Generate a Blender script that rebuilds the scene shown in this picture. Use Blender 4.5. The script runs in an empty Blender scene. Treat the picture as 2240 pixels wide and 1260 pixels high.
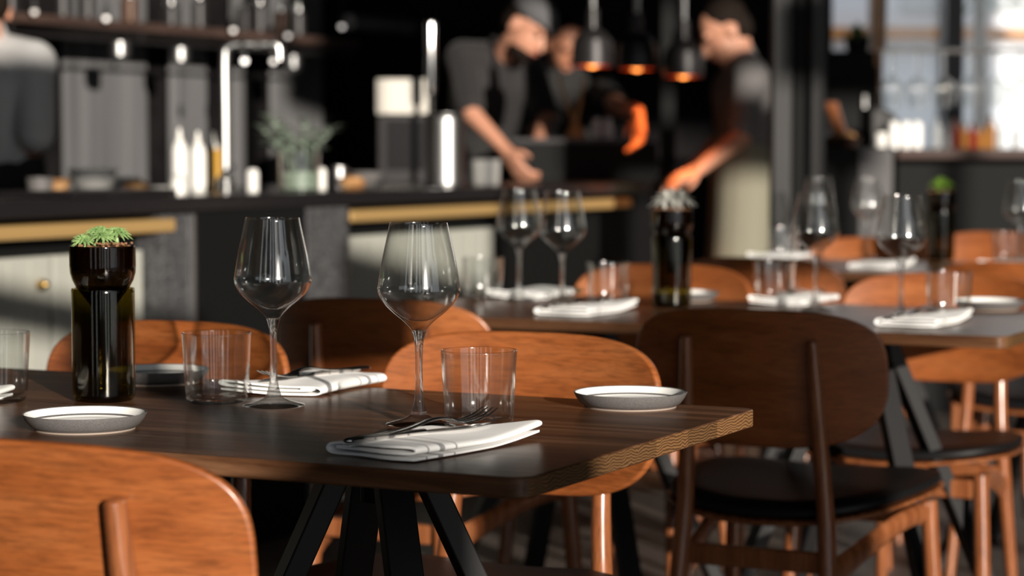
import bpy, bmesh, math, random
from mathutils import Vector, Matrix, Euler
random.seed(7)
sc = bpy.context.scene
COL = sc.collection
PI = math.pi

# ------------------------------------------------------------------ camera, sky, sun, exposure
F_PX = 4900.0
CAM_Z = 1.06
PITCH = math.atan(304.0 / F_PX)
cam_d = bpy.data.cameras.new('camera')
cam = bpy.data.objects.new('camera', cam_d); COL.objects.link(cam)
cam.location = (0, 0, CAM_Z)
cam.rotation_euler = (PI / 2 - PITCH, 0, 0)
cam_d.sensor_width = 36.0
cam_d.lens = 36.0 * F_PX / 2240.0
cam_d.clip_start = 0.05
cam_d.dof.use_dof = True
cam_d.dof.focus_distance = 2.52
cam_d.dof.aperture_fstop = 4.4
sc.camera = cam

world = bpy.data.worlds.new('sky'); sc.world = world
world.use_nodes = True
wn = world.node_tree.nodes; wl = world.node_tree.links
wn.clear()
wo = wn.new('ShaderNodeOutputWorld'); wb = wn.new('ShaderNodeBackground')
wb.inputs[0].default_value = (0.88, 0.94, 1.0, 1); wb.inputs[1].default_value = 0.84
wl.new(wb.outputs[0], wo.inputs[0])

SUN_AZ = Vector((-0.38, 0.925, 0)).normalized()
SUN_EL = math.radians(11.0)
sun_dir = Vector((SUN_AZ.x * math.cos(SUN_EL), SUN_AZ.y * math.cos(SUN_EL), -math.sin(SUN_EL)))
sl = bpy.data.lights.new('sun', 'SUN'); sun = bpy.data.objects.new('sun', sl); COL.objects.link(sun)
sl.energy = 6.6; sl.color = (1.0, 0.91, 0.80); sl.angle = math.radians(0.6)
sun.rotation_euler = sun_dir.to_track_quat('-Z', 'Y').to_euler()
sun.location = (6, -14, 6)

sc.view_settings.view_transform = 'Standard'
sc.view_settings.look = 'None'
sc.view_settings.gamma = 1.0
sc.view_settings.use_curve_mapping = False
sc.view_settings.exposure = 0.0
cy = sc.cycles
cy.max_bounces = 12; cy.diffuse_bounces = 4; cy.glossy_bounces = 5
cy.transmission_bounces = 10; cy.transparent_max_bounces = 40
cy.sample_clamp_indirect = 6.0; cy.blur_glossy = 0.5
cy.use_denoising = True

# ------------------------------------------------------------------ photo -> place helpers
def ray(px, py):
    a = (px - 1120) / F_PX; b = (630 - py) / F_PX
    c, s = math.cos(PITCH), math.sin(PITCH)
    return Vector((a, c + b * s, -s + b * c))
def G(px, py, z=0.75):
    r = ray(px, py); t = (z - CAM_Z) / r.z
    return Vector((r.x * t, r.y * t, z))
def W(px, py, Y):
    r = ray(px, py); t = Y / r.y
    return Vector((r.x * t, Y, CAM_Z + r.z * t))
U = Vector((-0.898, 0.440, 0)); V = Vector((0.440, 0.898, 0))
ROT = -math.atan2(0.440, 0.898)

# ------------------------------------------------------------------ materials
def nodes_of(m):
    m.use_nodes = True
    return m.node_tree.nodes, m.node_tree.links
def pbsdf(name, col, rough=0.5, metal=0.0, coat=0.0, spec=0.5, sheen=0.0, emit=None, estr=0.0):
    m = bpy.data.materials.new(name); n, l = nodes_of(m)
    b = n['Principled BSDF']
    b.inputs['Base Color'].default_value = (*col, 1)
    b.inputs['Roughness'].default_value = rough
    b.inputs['Metallic'].default_value = metal
    b.inputs['Coat Weight'].default_value = coat
    b.inputs['Coat Roughness'].default_value = 0.15
    b.inputs['Specular IOR Level'].default_value = spec
    b.inputs['Sheen Weight'].default_value = sheen
    if emit:
        b.inputs['Emission Color'].default_value = (*emit, 1); b.inputs['Emission Strength'].default_value = estr
    return m
def ramp(n, stops):
    r = n.new('ShaderNodeValToRGB')
    e = r.color_ramp.elements
    while len(e) < len(stops): e.new(0.5)
    for i, (p, c) in enumerate(stops):
        e[i].position = p; e[i].color = (*c, 1) if len(c) == 3 else c
    return r
def obj_coords(n, l, scale, rnd=True):
    tc = n.new('ShaderNodeTexCoord'); mp = n.new('ShaderNodeMapping')
    mp.inputs['Scale'].default_value = scale
    src = tc.outputs['Object']
    if rnd:
        oi = n.new('ShaderNodeObjectInfo'); ml = n.new('ShaderNodeMath'); ml.operation = 'MULTIPLY'
        ml.inputs[1].default_value = 7.0; l.new(oi.outputs['Random'], ml.inputs[0])
        cx = n.new('ShaderNodeCombineXYZ')
        for k in range(3): l.new(ml.outputs[0], cx.inputs[k])
        ad = n.new('ShaderNodeVectorMath'); ad.operation = 'ADD'
        l.new(src, ad.inputs[0]); l.new(cx.outputs[0], ad.inputs[1]); src = ad.outputs[0]
    l.new(src, mp.inputs['Vector'])
    return mp.outputs['Vector']
def noise(n, l, vec, scale=1.0, detail=6.0, rough=0.6, dist=0.0):
    t = n.new('ShaderNodeTexNoise')
    t.inputs['Scale'].default_value = scale; t.inputs['Detail'].default_value = detail
    t.inputs['Roughness'].default_value = rough; t.inputs['Distortion'].default_value = dist
    l.new(vec, t.inputs['Vector']); return t
def mixc(n, l, fac, a, b, mode='MIX'):
    x = n.new('ShaderNodeMix'); x.data_type = 'RGBA'; x.blend_type = mode
    if isinstance(fac, float): x.inputs[0].default_value = fac
    else: l.new(fac, x.inputs[0])
    for i, s in ((6, a), (7, b)):
        if isinstance(s, tuple): x.inputs[i].default_value = (*s, 1)
        else: l.new(s, x.inputs[i])
    return x.outputs[2]
def bump(n, l, h, b, strength=0.1, dist=0.002):
    u = n.new('ShaderNodeBump'); u.inputs['Strength'].default_value = strength; u.inputs['Distance'].default_value = dist
    l.new(h, u.inputs['Height']); l.new(u.outputs[0], b.inputs['Normal'])
def wood(name, dark, mid, light, scale, rough=0.38, coat=0.15, pore=0.5, fine=None):
    m = bpy.data.materials.new(name); n, l = nodes_of(m); b = n['Principled BSDF']
    v = obj_coords(n, l, scale)
    t = noise(n, l, v, 1.0, 5, 0.6, 0.15)
    r = ramp(n, [(0.28, dark), (0.5, mid), (0.75, light)])
    l.new(t.outputs[0], r.inputs[0])
    v2 = obj_coords(n, l, fine or tuple(s * 3.2 for s in scale))
    t2 = noise(n, l, v2, 1.0, 3, 0.7, 0.2)
    r2 = ramp(n, [(0.34, (1 - pore,) * 3), (0.56, (1, 1, 1))])
    l.new(t2.outputs[0], r2.inputs[0])
    l.new(mixc(n, l, 1.0, r.outputs[0], r2.outputs[0], 'MULTIPLY'), b.inputs['Base Color'])
    b.inputs['Roughness'].default_value = rough; b.inputs['Coat Weight'].default_value = coat
    b.inputs['Coat Roughness'].default_value = 0.2
    bump(n, l, t2.outputs[0], b, 0.08, 0.001)
    return m
def speckle(name, a, bcol, scale, rough=0.5, lo=0.45, hi=0.6, metal=0.0, spec=0.5):
    m = bpy.data.materials.new(name); n, l = nodes_of(m); b = n['Principled BSDF']
    v = obj_coords(n, l, (scale,) * 3)
    t = noise(n, l, v, 1.0, 4, 0.7)
    r = ramp(n, [(lo, a), (hi, bcol)]); l.new(t.outputs[0], r.inputs[0])
    l.new(r.outputs[0], b.inputs['Base Color'])
    b.inputs['Roughness'].default_value = rough; b.inputs['Metallic'].default_value = metal
    b.inputs['Specular IOR Level'].default_value = spec
    return m
def thin_glass(name, tint=(0.985, 0.99, 0.985), f0=0.045, power=4.0, top=0.9):
    """a thin pane: mirror reflection rising towards grazing (Schlick), the rest passes straight through"""
    m = bpy.data.materials.new(name); n, l = nodes_of(m)
    n.remove(n['Principled BSDF']); out = n['Material Output']
    g = n.new('ShaderNodeNewGeometry'); d = n.new('ShaderNodeVectorMath'); d.operation = 'DOT_PRODUCT'
    l.new(g.outputs['Normal'], d.inputs[0]); l.new(g.outputs['Incoming'], d.inputs[1])
    a = n.new('ShaderNodeMath'); a.operation = 'ABSOLUTE'; l.new(d.outputs['Value'], a.inputs[0])
    s = n.new('ShaderNodeMath'); s.operation = 'SUBTRACT'; s.inputs[0].default_value = 1.0; s.use_clamp = True
    l.new(a.outputs[0], s.inputs[1])
    p = n.new('ShaderNodeMath'); p.operation = 'POWER'; p.inputs[1].default_value = power; l.new(s.outputs[0], p.inputs[0])
    q = n.new('ShaderNodeMath'); q.operation = 'MULTIPLY_ADD'; q.inputs[1].default_value = top - f0; q.inputs[2].default_value = f0
    l.new(p.outputs[0], q.inputs[0])
    tr = n.new('ShaderNodeBsdfTransparent'); tr.inputs[0].default_value = (*tint, 1)
    gl = n.new('ShaderNodeBsdfGlossy'); gl.inputs['Roughness'].default_value = 0.085; gl.inputs[0].default_value = (1, 1, 1, 1)
    mx = n.new('ShaderNodeMixShader'); l.new(q.outputs[0], mx.inputs[0]); l.new(tr.outputs[0], mx.inputs[1]); l.new(gl.outputs[0], mx.inputs[2])
    l.new(mx.outputs[0], out.inputs['Surface'])
    return m
def solid_glass(name, col=(1, 1, 1), ior=1.5, clear=0.5):
    m = bpy.data.materials.new(name); n, l = nodes_of(m)
    n.remove(n['Principled BSDF']); out = n['Material Output']
    g = n.new('ShaderNodeBsdfGlass'); g.inputs['Color'].default_value = (*col, 1); g.inputs['IOR'].default_value = ior
    g.inputs['Roughness'].default_value = 0.0
    t = n.new('ShaderNodeBsdfTransparent'); t.inputs[0].default_value = (0.97, 0.98, 0.97, 1)
    gl = n.new('ShaderNodeBsdfGlossy'); gl.inputs['Roughness'].default_value = 0.02
    m1 = n.new('ShaderNodeMixShader'); m1.inputs[0].default_value = 0.14; l.new(t.outputs[0], m1.inputs[1]); l.new(gl.outputs[0], m1.inputs[2])
    m2 = n.new('ShaderNodeMixShader'); m2.inputs[0].default_value = clear; l.new(g.outputs[0], m2.inputs[1]); l.new(m1.outputs[0], m2.inputs[2])
    l.new(m2.outputs[0], out.inputs['Surface']); return m

M = {}
M['chair_wood'] = wood('orange_brown_veneer', (0.20, 0.052, 0.013), (0.315, 0.092, 0.024), (0.40, 0.135, 0.042), (3.0, 9, 22), 0.36, 0.2, 0.42, (26, 60, 330))
M['chair_frame'] = wood('orange_brown_solid_wood', (0.17, 0.050, 0.017), (0.27, 0.090, 0.032), (0.36, 0.135, 0.055), (45, 45, 3), 0.27, 0.4, 0.35, (300, 300, 14))
M['leather'] = pbsdf('black_leather', (0.006, 0.006, 0.0065), 0.5, spec=0.28)
M['black_metal'] = pbsdf('black_powder_coat', (0.011, 0.0105, 0.011), 0.5, 0.0, spec=0.3)
M['black_matt'] = pbsdf('black_matt_laminate', (0.0035, 0.004, 0.004), 0.7, spec=0.18)
M['black_gloss'] = pbsdf('black_glossy_enamel', (0.012, 0.011, 0.012), 0.22)
M['steel'] = pbsdf('polished_steel', (0.62, 0.62, 0.61), 0.16, 1.0)
M['steel_sat'] = pbsdf('satin_steel', (0.55, 0.55, 0.55), 0.33, 1.0)
M['cutlery'] = pbsdf('cutlery_steel', (0.66, 0.64, 0.62), 0.24, 1.0)
M['dark_steel'] = pbsdf('dark_steel', (0.026, 0.024, 0.025), 0.4, 0.4)
M['brass'] = pbsdf('brass_rail', (0.62, 0.40, 0.16), 0.35, 0.5)
M['knob'] = pbsdf('brass_knob', (0.75, 0.50, 0.18), 0.25, 1.0)
M['cream'] = pbsdf('cream_paint', (0.36, 0.365, 0.325), 0.5)
M['porcelain'] = pbsdf('white_porcelain', (0.78, 0.77, 0.74), 0.22)
M['glaze'] = pbsdf('white_glaze', (0.93, 0.93, 0.91), 0.2)
M['plastic_white'] = pbsdf('white_plastic', (0.80, 0.79, 0.75), 0.3)
M['yellow'] = pbsdf('mustard_yellow', (0.65, 0.36, 0.06), 0.4)
M['stoneware'] = speckle('grey_speckled_stoneware', (0.105, 0.100, 0.099), (0.175, 0.168, 0.166), 650, 0.38, 0.36, 0.68)
M['foot_ring'] = pbsdf('pale_unglazed_clay', (0.30, 0.24, 0.20), 0.8)
M['stone'] = speckle('dark_grey_stone', (0.028, 0.028, 0.030), (0.11, 0.11, 0.115), 160, 0.45)
M['glass'] = thin_glass('clear_drinking_glass', (0.985, 0.99, 0.985), 0.085, 3.2, 0.95)
M['glass_thick'] = solid_glass('clear_solid_glass')
M['glass_base'] = solid_glass('clear_glass_bottom', clear=0.75)
M['bottle_glass'] = thin_glass('dark_olive_bottle_glass', (0.50, 0.455, 0.22), 0.055, 4.0, 0.75)
M['bottle_top'] = thin_glass('near_black_bottle_glass', (0.30, 0.25, 0.13), 0.055, 4.0, 0.75)
M['soil'] = speckle('reddish_brown_gravel', (0.06, 0.028, 0.012), (0.38, 0.19, 0.09), 260, 0.85, 0.35, 0.65)
M['succulent'] = speckle('green_succulent_leaf', (0.13, 0.24, 0.07), (0.34, 0.50, 0.20), 90, 0.45, 0.3, 0.7)
M['grey_leaf'] = speckle('grey_green_leaf', (0.13, 0.17, 0.13), (0.32, 0.38, 0.31), 50, 0.5, 0.3, 0.7)
M['pale_leaf'] = pbsdf('pale_silver_leaf', (0.50, 0.50, 0.46), 0.5)
M['lime_leaf'] = pbsdf('bright_lime_leaf', (0.26, 0.46, 0.06), 0.45)
M['leaf'] = speckle('tree_leaf', (0.04, 0.11, 0.02), (0.15, 0.30, 0.06), 6, 0.6, 0.3, 0.7)
M['skin'] = pbsdf('light_skin', (0.52, 0.25, 0.16), 0.5)
M['skin_tan'] = pbsdf('warm_skin', (0.50, 0.215, 0.125), 0.5)
M['hair'] = pbsdf('dark_brown_hair', (0.010, 0.006, 0.004), 0.8, spec=0.15)
M['hair_black'] = pbsdf('black_hair', (0.005, 0.004, 0.004), 0.8, spec=0.15)
M['charcoal'] = pbsdf('charcoal_cotton', (0.013, 0.0115, 0.012), 0.85, sheen=0.1)
M['slate_cloth'] = pbsdf('slate_cotton', (0.13, 0.122, 0.122), 0.85)
M['black_cloth'] = pbsdf('black_cotton', (0.012, 0.012, 0.012), 0.9)
M['grey_shirt'] = pbsdf('pale_grey_cotton', (0.45, 0.45, 0.45), 0.85)
M['beige_cloth'] = pbsdf('khaki_canvas', (0.20, 0.19, 0.14), 0.85)
M['cap_grey'] = pbsdf('grey_wool', (0.09, 0.09, 0.095), 0.9)
M['eye'] = pbsdf('eye', (0.03, 0.02, 0.02), 0.2)
M['lip'] = pbsdf('lip', (0.36, 0.12, 0.09), 0.5)
M['wood_light'] = wood('pale_wood', (0.30, 0.15, 0.05), (0.45, 0.25, 0.09), (0.55, 0.33, 0.13), (40, 40, 4), 0.5, 0.0, 0.2)
M['wood_frame'] = wood('orange_window_wood', (0.38, 0.15, 0.04), (0.50, 0.22, 0.06), (0.60, 0.28, 0.09), (20, 20, 3), 0.5, 0.0, 0.2)
M['bar_wood'] = wood('red_brown_bar_wood', (0.018, 0.007, 0.005), (0.034, 0.012, 0.007), (0.05, 0.02, 0.011), (3, 30, 30), 0.65, 0.0, 0.3)
M['shelf_wood'] = wood('brown_shelf_wood', (0.03, 0.016, 0.012), (0.06, 0.034, 0.026), (0.09, 0.052, 0.04), (3, 30, 30), 0.6, 0.0, 0.3)
M['wall_dark'] = speckle('dark_grey_plaster', (0.006, 0.0055, 0.006), (0.010, 0.009, 0.0095), 5, 0.9, spec=0.08)
M['ceiling'] = pbsdf('black_ceiling_paint', (0.006, 0.007, 0.007), 0.95, spec=0.05)
M['wall_white'] = pbsdf('pale_blue_grey_render', (0.74, 0.77, 0.83), 0.9)
M['pave'] = pbsdf('outdoor_paving', (0.40, 0.39, 0.37), 0.9)
M['copper'] = pbsdf('copper_inner_shade', (0.85, 0.38, 0.14), 0.3, 1.0)
M['bulb'] = pbsdf('glowing_orange_heat_bulb', (1, 0.5, 0.2), 0.5, emit=(1.0, 0.30, 0.06), estr=5.0)
M['bulb_white'] = pbsdf('glowing_white_bulb', (1, 0.95, 0.9), 0.5, emit=(1.0, 0.93, 0.84), estr=14.0)
M['red_glass'] = pbsdf('dark_red_bottle', (0.20, 0.03, 0.015), 0.12)
M['dark_amber'] = pbsdf('dark_amber_jar', (0.07, 0.028, 0.010), 0.2)
M['amber'] = pbsdf('amber_bottle', (0.30, 0.13, 0.03), 0.12)
M['clear_bottle'] = pbsdf('pale_clear_bottle', (0.55, 0.58, 0.60), 0.1)
M['bread'] = speckle('baked_crust', (0.30, 0.14, 0.05), (0.55, 0.32, 0.14), 30, 0.7)

def make_table_wood():
    m = bpy.data.materials.new('dark_oiled_oak'); n, l = nodes_of(m); b = n['Principled BSDF']
    v = obj_coords(n, l, (2.6, 42, 42))
    t = noise(n, l, v, 1.0, 7, 0.66, 0.5)
    r = ramp(n, [(0.32, (0.030, 0.0125, 0.006)), (0.5, (0.115, 0.052, 0.025)), (0.70, (0.235, 0.118, 0.062))]); l.new(t.outputs[0], r.inputs[0])
    # staves of different tone across the width
    v2 = obj_coords(n, l, (0.0, 11.0, 0.0), False)
    w = n.new('ShaderNodeTexWhiteNoise'); w.noise_dimensions = '1D'
    sp = n.new('ShaderNodeSeparateXYZ'); l.new(v2, sp.inputs[0])
    fl = n.new('ShaderNodeMath'); fl.operation = 'FLOOR'; l.new(sp.outputs[1], fl.inputs[0]); l.new(fl.outputs[0], w.inputs['W'])
    r2 = ramp(n, [(0.0, (0.68, 0.68, 0.68)), (1.0, (1.3, 1.25, 1.2))]); l.new(w.outputs[0], r2.inputs[0])
    c = mixc(n, l, 1.0, r.outputs[0], r2.outputs[0], 'MULTIPLY')
    # end grain: growth rings on the short ends, lighter than the face
    ve = obj_coords(n, l, (1, 1, 1), False)
    wv = n.new('ShaderNodeTexWave'); wv.bands_direction = 'Z'; wv.inputs['Scale'].default_value = 95; wv.inputs['Distortion'].default_value = 14
    wv.inputs['Detail'].default_value = 2; wv.inputs['Detail Scale'].default_value = 0.4; l.new(ve, wv.inputs['Vector'])
    re = ramp(n, [(0.2, (0.085, 0.042, 0.018)), (0.8, (0.22, 0.118, 0.052))]); l.new(wv.outputs[0], re.inputs[0])
    ce = mixc(n, l, 1.0, re.outputs[0], r2.outputs[0], 'MULTIPLY')
    tc = n.new('ShaderNodeTexCoord'); sn = n.new('ShaderNodeSeparateXYZ'); l.new(tc.outputs['Normal'], sn.inputs[0])
    ab = n.new('ShaderNodeMath'); ab.operation = 'ABSOLUTE'; l.new(sn.outputs[0], ab.inputs[0])
    st = n.new('ShaderNodeMapRange'); st.inputs[1].default_value = 0.75; st.inputs[2].default_value = 0.92; l.new(ab.outputs[0], st.inputs[0])
    l.new(mixc(n, l, st.outputs[0], c, ce), b.inputs['Base Color'])
    b.inputs['Roughness'].default_value = 0.30
    b.inputs['Specular IOR Level'].default_value = 0.26
    bump(n, l, t.outputs[0], b, 0.22, 0.0015)
    return m
M['table_wood'] = make_table_wood()

def make_napkin_cloth():
    m = bpy.data.materials.new('white_linen_grey_stripes'); n, l = nodes_of(m); b = n['Principled BSDF']
    tc = n.new('ShaderNodeTexCoord'); sp = n.new('ShaderNodeSeparateXYZ'); l.new(tc.outputs['Object'], sp.inputs[0])
    mr = n.new('ShaderNodeMapRange'); mr.inputs[1].default_value = -0.105; mr.inputs[2].default_value = 0.105; l.new(sp.outputs[1], mr.inputs[0])
    W_, G_ = (0.92, 0.92, 0.91), (0.30, 0.30, 0.31)
    r = ramp(n, [(0.0, W_), (0.135, G_), (0.145, W_), (0.225, G_), (0.262, W_), (0.345, G_), (0.356, W_), (1.0, W_)])
    r.color_ramp.interpolation = 'CONSTANT'
    l.new(mr.outputs[0], r.inputs[0]); l.new(r.outputs[0], b.inputs['Base Color'])
    b.inputs['Roughness'].default_value = 0.9; b.inputs['Sheen Weight'].default_value = 0.15
    wv = n.new('ShaderNodeTexNoise'); wv.inputs['Scale'].default_value = 900; l.new(tc.outputs['Object'], wv.inputs['Vector'])
    bump(n, l, wv.outputs[0], b, 0.2, 0.0006)
    return m
M['linen'] = make_napkin_cloth()

def make_floor():
    m = bpy.data.materials.new('brown_grey_floor_boards'); n, l = nodes_of(m); b = n['Principled BSDF']
    v = obj_coords(n, l, (1, 1, 1), False)
    br = n.new('ShaderNodeTexBrick'); br.inputs['Scale'].default_value = 1.0; br.inputs['Brick Width'].default_value = 1.4; br.inputs['Row Height'].default_value = 0.16
    br.inputs['Mortar Size'].default_value = 0.004; br.inputs['Color1'].default_value = (0.085, 0.070, 0.062, 1); br.inputs['Color2'].default_value = (0.13, 0.108, 0.094, 1)
    br.inputs['Mortar'].default_value = (0.02, 0.018, 0.016, 1); l.new(v, br.inputs['Vector'])
    v2 = obj_coords(n, l, (3, 40, 3), False); t = noise(n, l, v2, 1, 4)
    r = ramp(n, [(0.3, (0.7, 0.7, 0.7)), (0.7, (1.2, 1.2, 1.2))]); l.new(t.outputs[0], r.inputs[0])
    l.new(mixc(n, l, 1.0, br.outputs[0], r.outputs[0], 'MULTIPLY'), b.inputs['Base Color'])
    b.inputs['Roughness'].default_value = 0.45
    return m
M['floor'] = make_floor()
def make_panel():
    m = bpy.data.materials.new('brushed_steel_sheet'); n, l = nodes_of(m); b = n['Principled BSDF']
    v = obj_coords(n, l, (14, 14, 0.4)); t = noise(n, l, v, 1, 4)
    r = ramp(n, [(0.3, (0.10, 0.10, 0.104)), (0.7, (0.19, 0.19, 0.195))]); l.new(t.outputs[0], r.inputs[0])
    l.new(r.outputs[0], b.inputs['Base Color']); b.inputs['Metallic'].default_value = 0.1; b.inputs['Roughness'].default_value = 0.45
    return m
M['panel'] = make_panel()

# ------------------------------------------------------------------ mesh helpers
def box(bm, c, s, rot=None):
    mt = Matrix.Translation(c) @ (rot.to_4x4() if rot is not None else Matrix()) @ Matrix.Diagonal((*s, 1))
    bmesh.ops.create_cube(bm, size=1.0, matrix=mt)
def lathe(bm, prof, n=48, at=(0, 0, 0), mi=0, close=True):
    at = Vector(at); rings = []
    dense = [prof[0]]
    for (r0, z0), (r1, z1) in zip(prof, prof[1:]):      # holding loops keep long straight walls straight in shading
        if math.hypot(r1 - r0, z1 - z0) > 0.018:
            for t in (0.04, 0.96): dense.append((r0 + (r1 - r0) * t, z0 + (z1 - z0) * t))
        dense.append((r1, z1))
    for r, z in dense:
        if r < 1e-6: rings.append([bm.verts.new(at + Vector((0, 0, z)))])
        else: rings.append([bm.verts.new(at + Vector((r * math.cos(2 * PI * k / n), r * math.sin(2 * PI * k / n), z))) for k in range(n)])
    for a, b in zip(rings, rings[1:]):
        for k in range(n):
            q = (k + 1) % n
            if len(a) == 1 and len(b) == 1: continue
            if len(a) == 1: f = bm.faces.new((a[0], b[q], b[k]))
            elif len(b) == 1: f = bm.faces.new((a[k], a[q], b[0]))
            else: f = bm.faces.new((a[k], a[q], b[q], b[k]))
            f.material_index = mi
def catmull(pts, sub):
    pts = [Vector(p) for p in pts]
    if sub <= 1 or len(pts) < 3: return pts
    out = []
    for i in range(len(pts) - 1):
        p0 = pts[max(i - 1, 0)]; p1 = pts[i]; p2 = pts[i + 1]; p3 = pts[min(i + 2, len(pts) - 1)]
        for k in range(sub):
            t = k / sub
            out.append(0.5 * ((2 * p1) + (p2 - p0) * t + (2 * p0 - 5 * p1 + 4 * p2 - p3) * t * t + (3 * p1 - p0 - 3 * p2 + p3) * t ** 3))
    out.append(pts[-1]); return out
def lerp_list(v, m):
    if not isinstance(v, (list, tuple)): return [v] * m
    o = []
    for i in range(m):
        x = i / (m - 1) * (len(v) - 1); k = min(int(x), len(v) - 2); o.append(v[k] + (v[k + 1] - v[k]) * (x - k))
    return o
def sweep(bm, pts, rx, ry=None, n=12, sub=1, side=(1, 0, 0), square=False, round_ends=False):
    """sweep an ellipse (or rectangle) of half sizes rx (along `side`) and ry along a path"""
    P = catmull(pts, sub); m = len(P)
    RX = lerp_list(rx, m); RY = lerp_list(ry if ry is not None else rx, m)
    side = Vector(side); rings = []
    T = []
    for i in range(m):
        T.append((P[min(i + 1, m - 1)] - P[max(i - 1, 0)]).normalized())
    seq = [(P[i], T[i], RX[i], RY[i]) for i in range(m)]
    if round_ends:
        head = []; tail = []
        for a in (0.15, 0.45, 0.75):
            head.append((P[0] - T[0] * RX[0] * math.cos(a * PI / 2), T[0], RX[0] * math.sin(a * PI / 2), RY[0] * math.sin(a * PI / 2)))
            tail.append((P[-1] + T[-1] * RX[-1] * math.cos(a * PI / 2), T[-1], RX[-1] * math.sin(a * PI / 2), RY[-1] * math.sin(a * PI / 2)))
        seq = head + seq + tail[::-1]
    for p, t, a, b in seq:
        s = side - t * side.dot(t)
        if s.length < 1e-4: s = Vector((0, 1, 0)) - t * t.y
        s.normalize(); w = t.cross(s)
        if square: cs = [(a, b), (-a, b), (-a, -b), (a, -b)]
        else: cs = [(a * math.cos(2 * PI * k / n), b * math.sin(2 * PI * k / n)) for k in range(n)]
        rings.append([bm.verts.new(p + s * x + w * y) for x, y in cs])
    k_ = len(rings[0])
    for r0, r1 in zip(rings, rings[1:]):
        for k in range(k_):
            bm.faces.new((r0[k], r0[(k + 1) % k_], r1[(k + 1) % k_], r1[k]))
    bm.faces.new(rings[0][::-1]); bm.faces.new(rings[-1])
def ellipsoid(bm, c, r, rot=None, u=16, v=10):
    mt = Matrix.Translation(c) @ (rot.to_4x4() if rot is not None else Matrix()) @ Matrix.Diagonal((*r, 1))
    bmesh.ops.create_uvsphere(bm, u_segments=u, v_segments=v, radius=1.0, matrix=mt)
def prism(bm, poly, z0, z1):
    a = [bm.verts.new((x, y, z0)) for x, y in poly]; b = [bm.verts.new((x, y, z1)) for x, y in poly]
    n = len(poly)
    for k in range(n): bm.faces.new((a[k], a[(k + 1) % n], b[(k + 1) % n], b[k]))
    bm.faces.new(a[::-1]); bm.faces.new(b)
def round_rect(w, d, r, n=8):
    o = []
    for cx_, cy_, a0 in ((w / 2 - r, d / 2 - r, 0), (-w / 2 + r, d / 2 - r, PI / 2), (-w / 2 + r, -d / 2 + r, PI), (w / 2 - r, -d / 2 + r, 1.5 * PI)):
        for k in range(n + 1):
            a = a0 + k / n * PI / 2; o.append((cx_ + r * math.cos(a), cy_ + r * math.sin(a)))
    return o
def obj(name, bm, mat, parent=None, smooth=True, bev=0.0, seg=2, sub=0, angle=40):
    me = bpy.data.meshes.new(name)
    bmesh.ops.recalc_face_normals(bm, faces=bm.faces[:])
    if smooth:
        for f in bm.faces: f.smooth = True
        ca = math.radians(angle)
        for e in bm.edges:
            if len(e.link_faces) == 2 and e.calc_face_angle(0) > ca: e.smooth = False
    bm.to_mesh(me); bm.free()
    o = bpy.data.objects.new(name, me); COL.objects.link(o)
    for m in (mat if isinstance(mat, (list, tuple)) else [mat]): me.materials.append(m)
    if parent: o.parent = parent
    if bev:
        b = o.modifiers.new('bevel', 'BEVEL'); b.width = bev; b.segments = seg; b.limit_method = 'ANGLE'; b.angle_limit = math.radians(35)
    if sub:
        s = o.modifiers.new('subsurf', 'SUBSURF'); s.levels = sub; s.render_levels = sub
    return o
def tag(o, label, cat, group=None, kind=None):
    if label: o['label'] = label
    if cat: o['category'] = cat
    if group: o['group'] = group
    if kind: o['kind'] = kind
    return o
def thing(name, label, cat, loc=(0, 0, 0), rotz=0.0, group=None):
    o = bpy.data.objects.new(name, None); COL.objects.link(o)
    o.empty_display_size = 0.05
    o.location = loc; o.rotation_euler = (0, 0, rotz)
    return tag(o, label, cat, group)
def dup(root, loc, rotz=0.0, label=None, group=None, rot=None):
    r = root.copy(); COL.objects.link(r); r.location = loc
    r.rotation_euler = rot if rot else (0, 0, rotz)
    if label: r['label'] = label
    if group: r['group'] = group
    for ch in list(root.children):
        c = ch.copy(); COL.objects.link(c); c.parent = r
        for g in list(ch.children):
            d = g.copy(); COL.objects.link(d); d.parent = c
    return r
def struct(name, bm, mat, **k):
    o = obj(name, bm, mat, **k); o['kind'] = 'structure'; return o
B = bmesh.new
HC = 4.4                           # ceiling height

# ------------------------------------------------------------------ the room
bm = B(); box(bm, (1.0, 4.6, -0.05), (14.0, 12.8, 0.1)); struct('floor', bm, M['floor'], smooth=False)
bm = B(); box(bm, (1.0, 4.6, HC + 0.06), (14.0, 12.8, 0.1)); struct('ceiling', bm, M['ceiling'], smooth=False)
# glazed front behind the viewer: mullions, plus invented blocks that shape the sun patches
WY = -1.6
bm = B()
box(bm, (2.47, WY, 0.95), (0.50, 0.22, 1.90))  # this and the next boxes: unseen sun blockers, sized to the shade wanted
box(bm, (1.95, WY, 2.79), (0.62, 0.14, 0.40))
box(bm, (3.21, WY, 2.335), (0.80, 0.14, 0.26))
box(bm, (1.50, WY, 2.12), (1.44, 0.10, 0.09))
box(bm, (4.85, WY, 3.18), (1.10, 0.14, 0.24))
box(bm, (4.95, WY, 3.46), (0.80, 0.14, 0.08))
box(bm, (5.78, WY, 4.09), (3.84, 0.14, 0.66))
box(bm, (1.935, WY, 1.975), (0.21, 0.10, 0.29))
box(bm, (1.46, WY, 0.768), (0.29, 0.30, 1.536))
for xa, xb in ((-6.0, -3.3), (-2.75, -1.75), (-1.35, -0.55), (-0.25, 0.12), (0.42, 0.78)): box(bm, ((xa + xb) / 2, WY, HC / 2), (xb - xa, 0.2, HC + 0.01))  # wall strips added for dark gaps between bright streaks in the glasses
struct('wall_front_sun_blocks', bm, M['wall_dark'], smooth=False)
bm = B()
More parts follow.
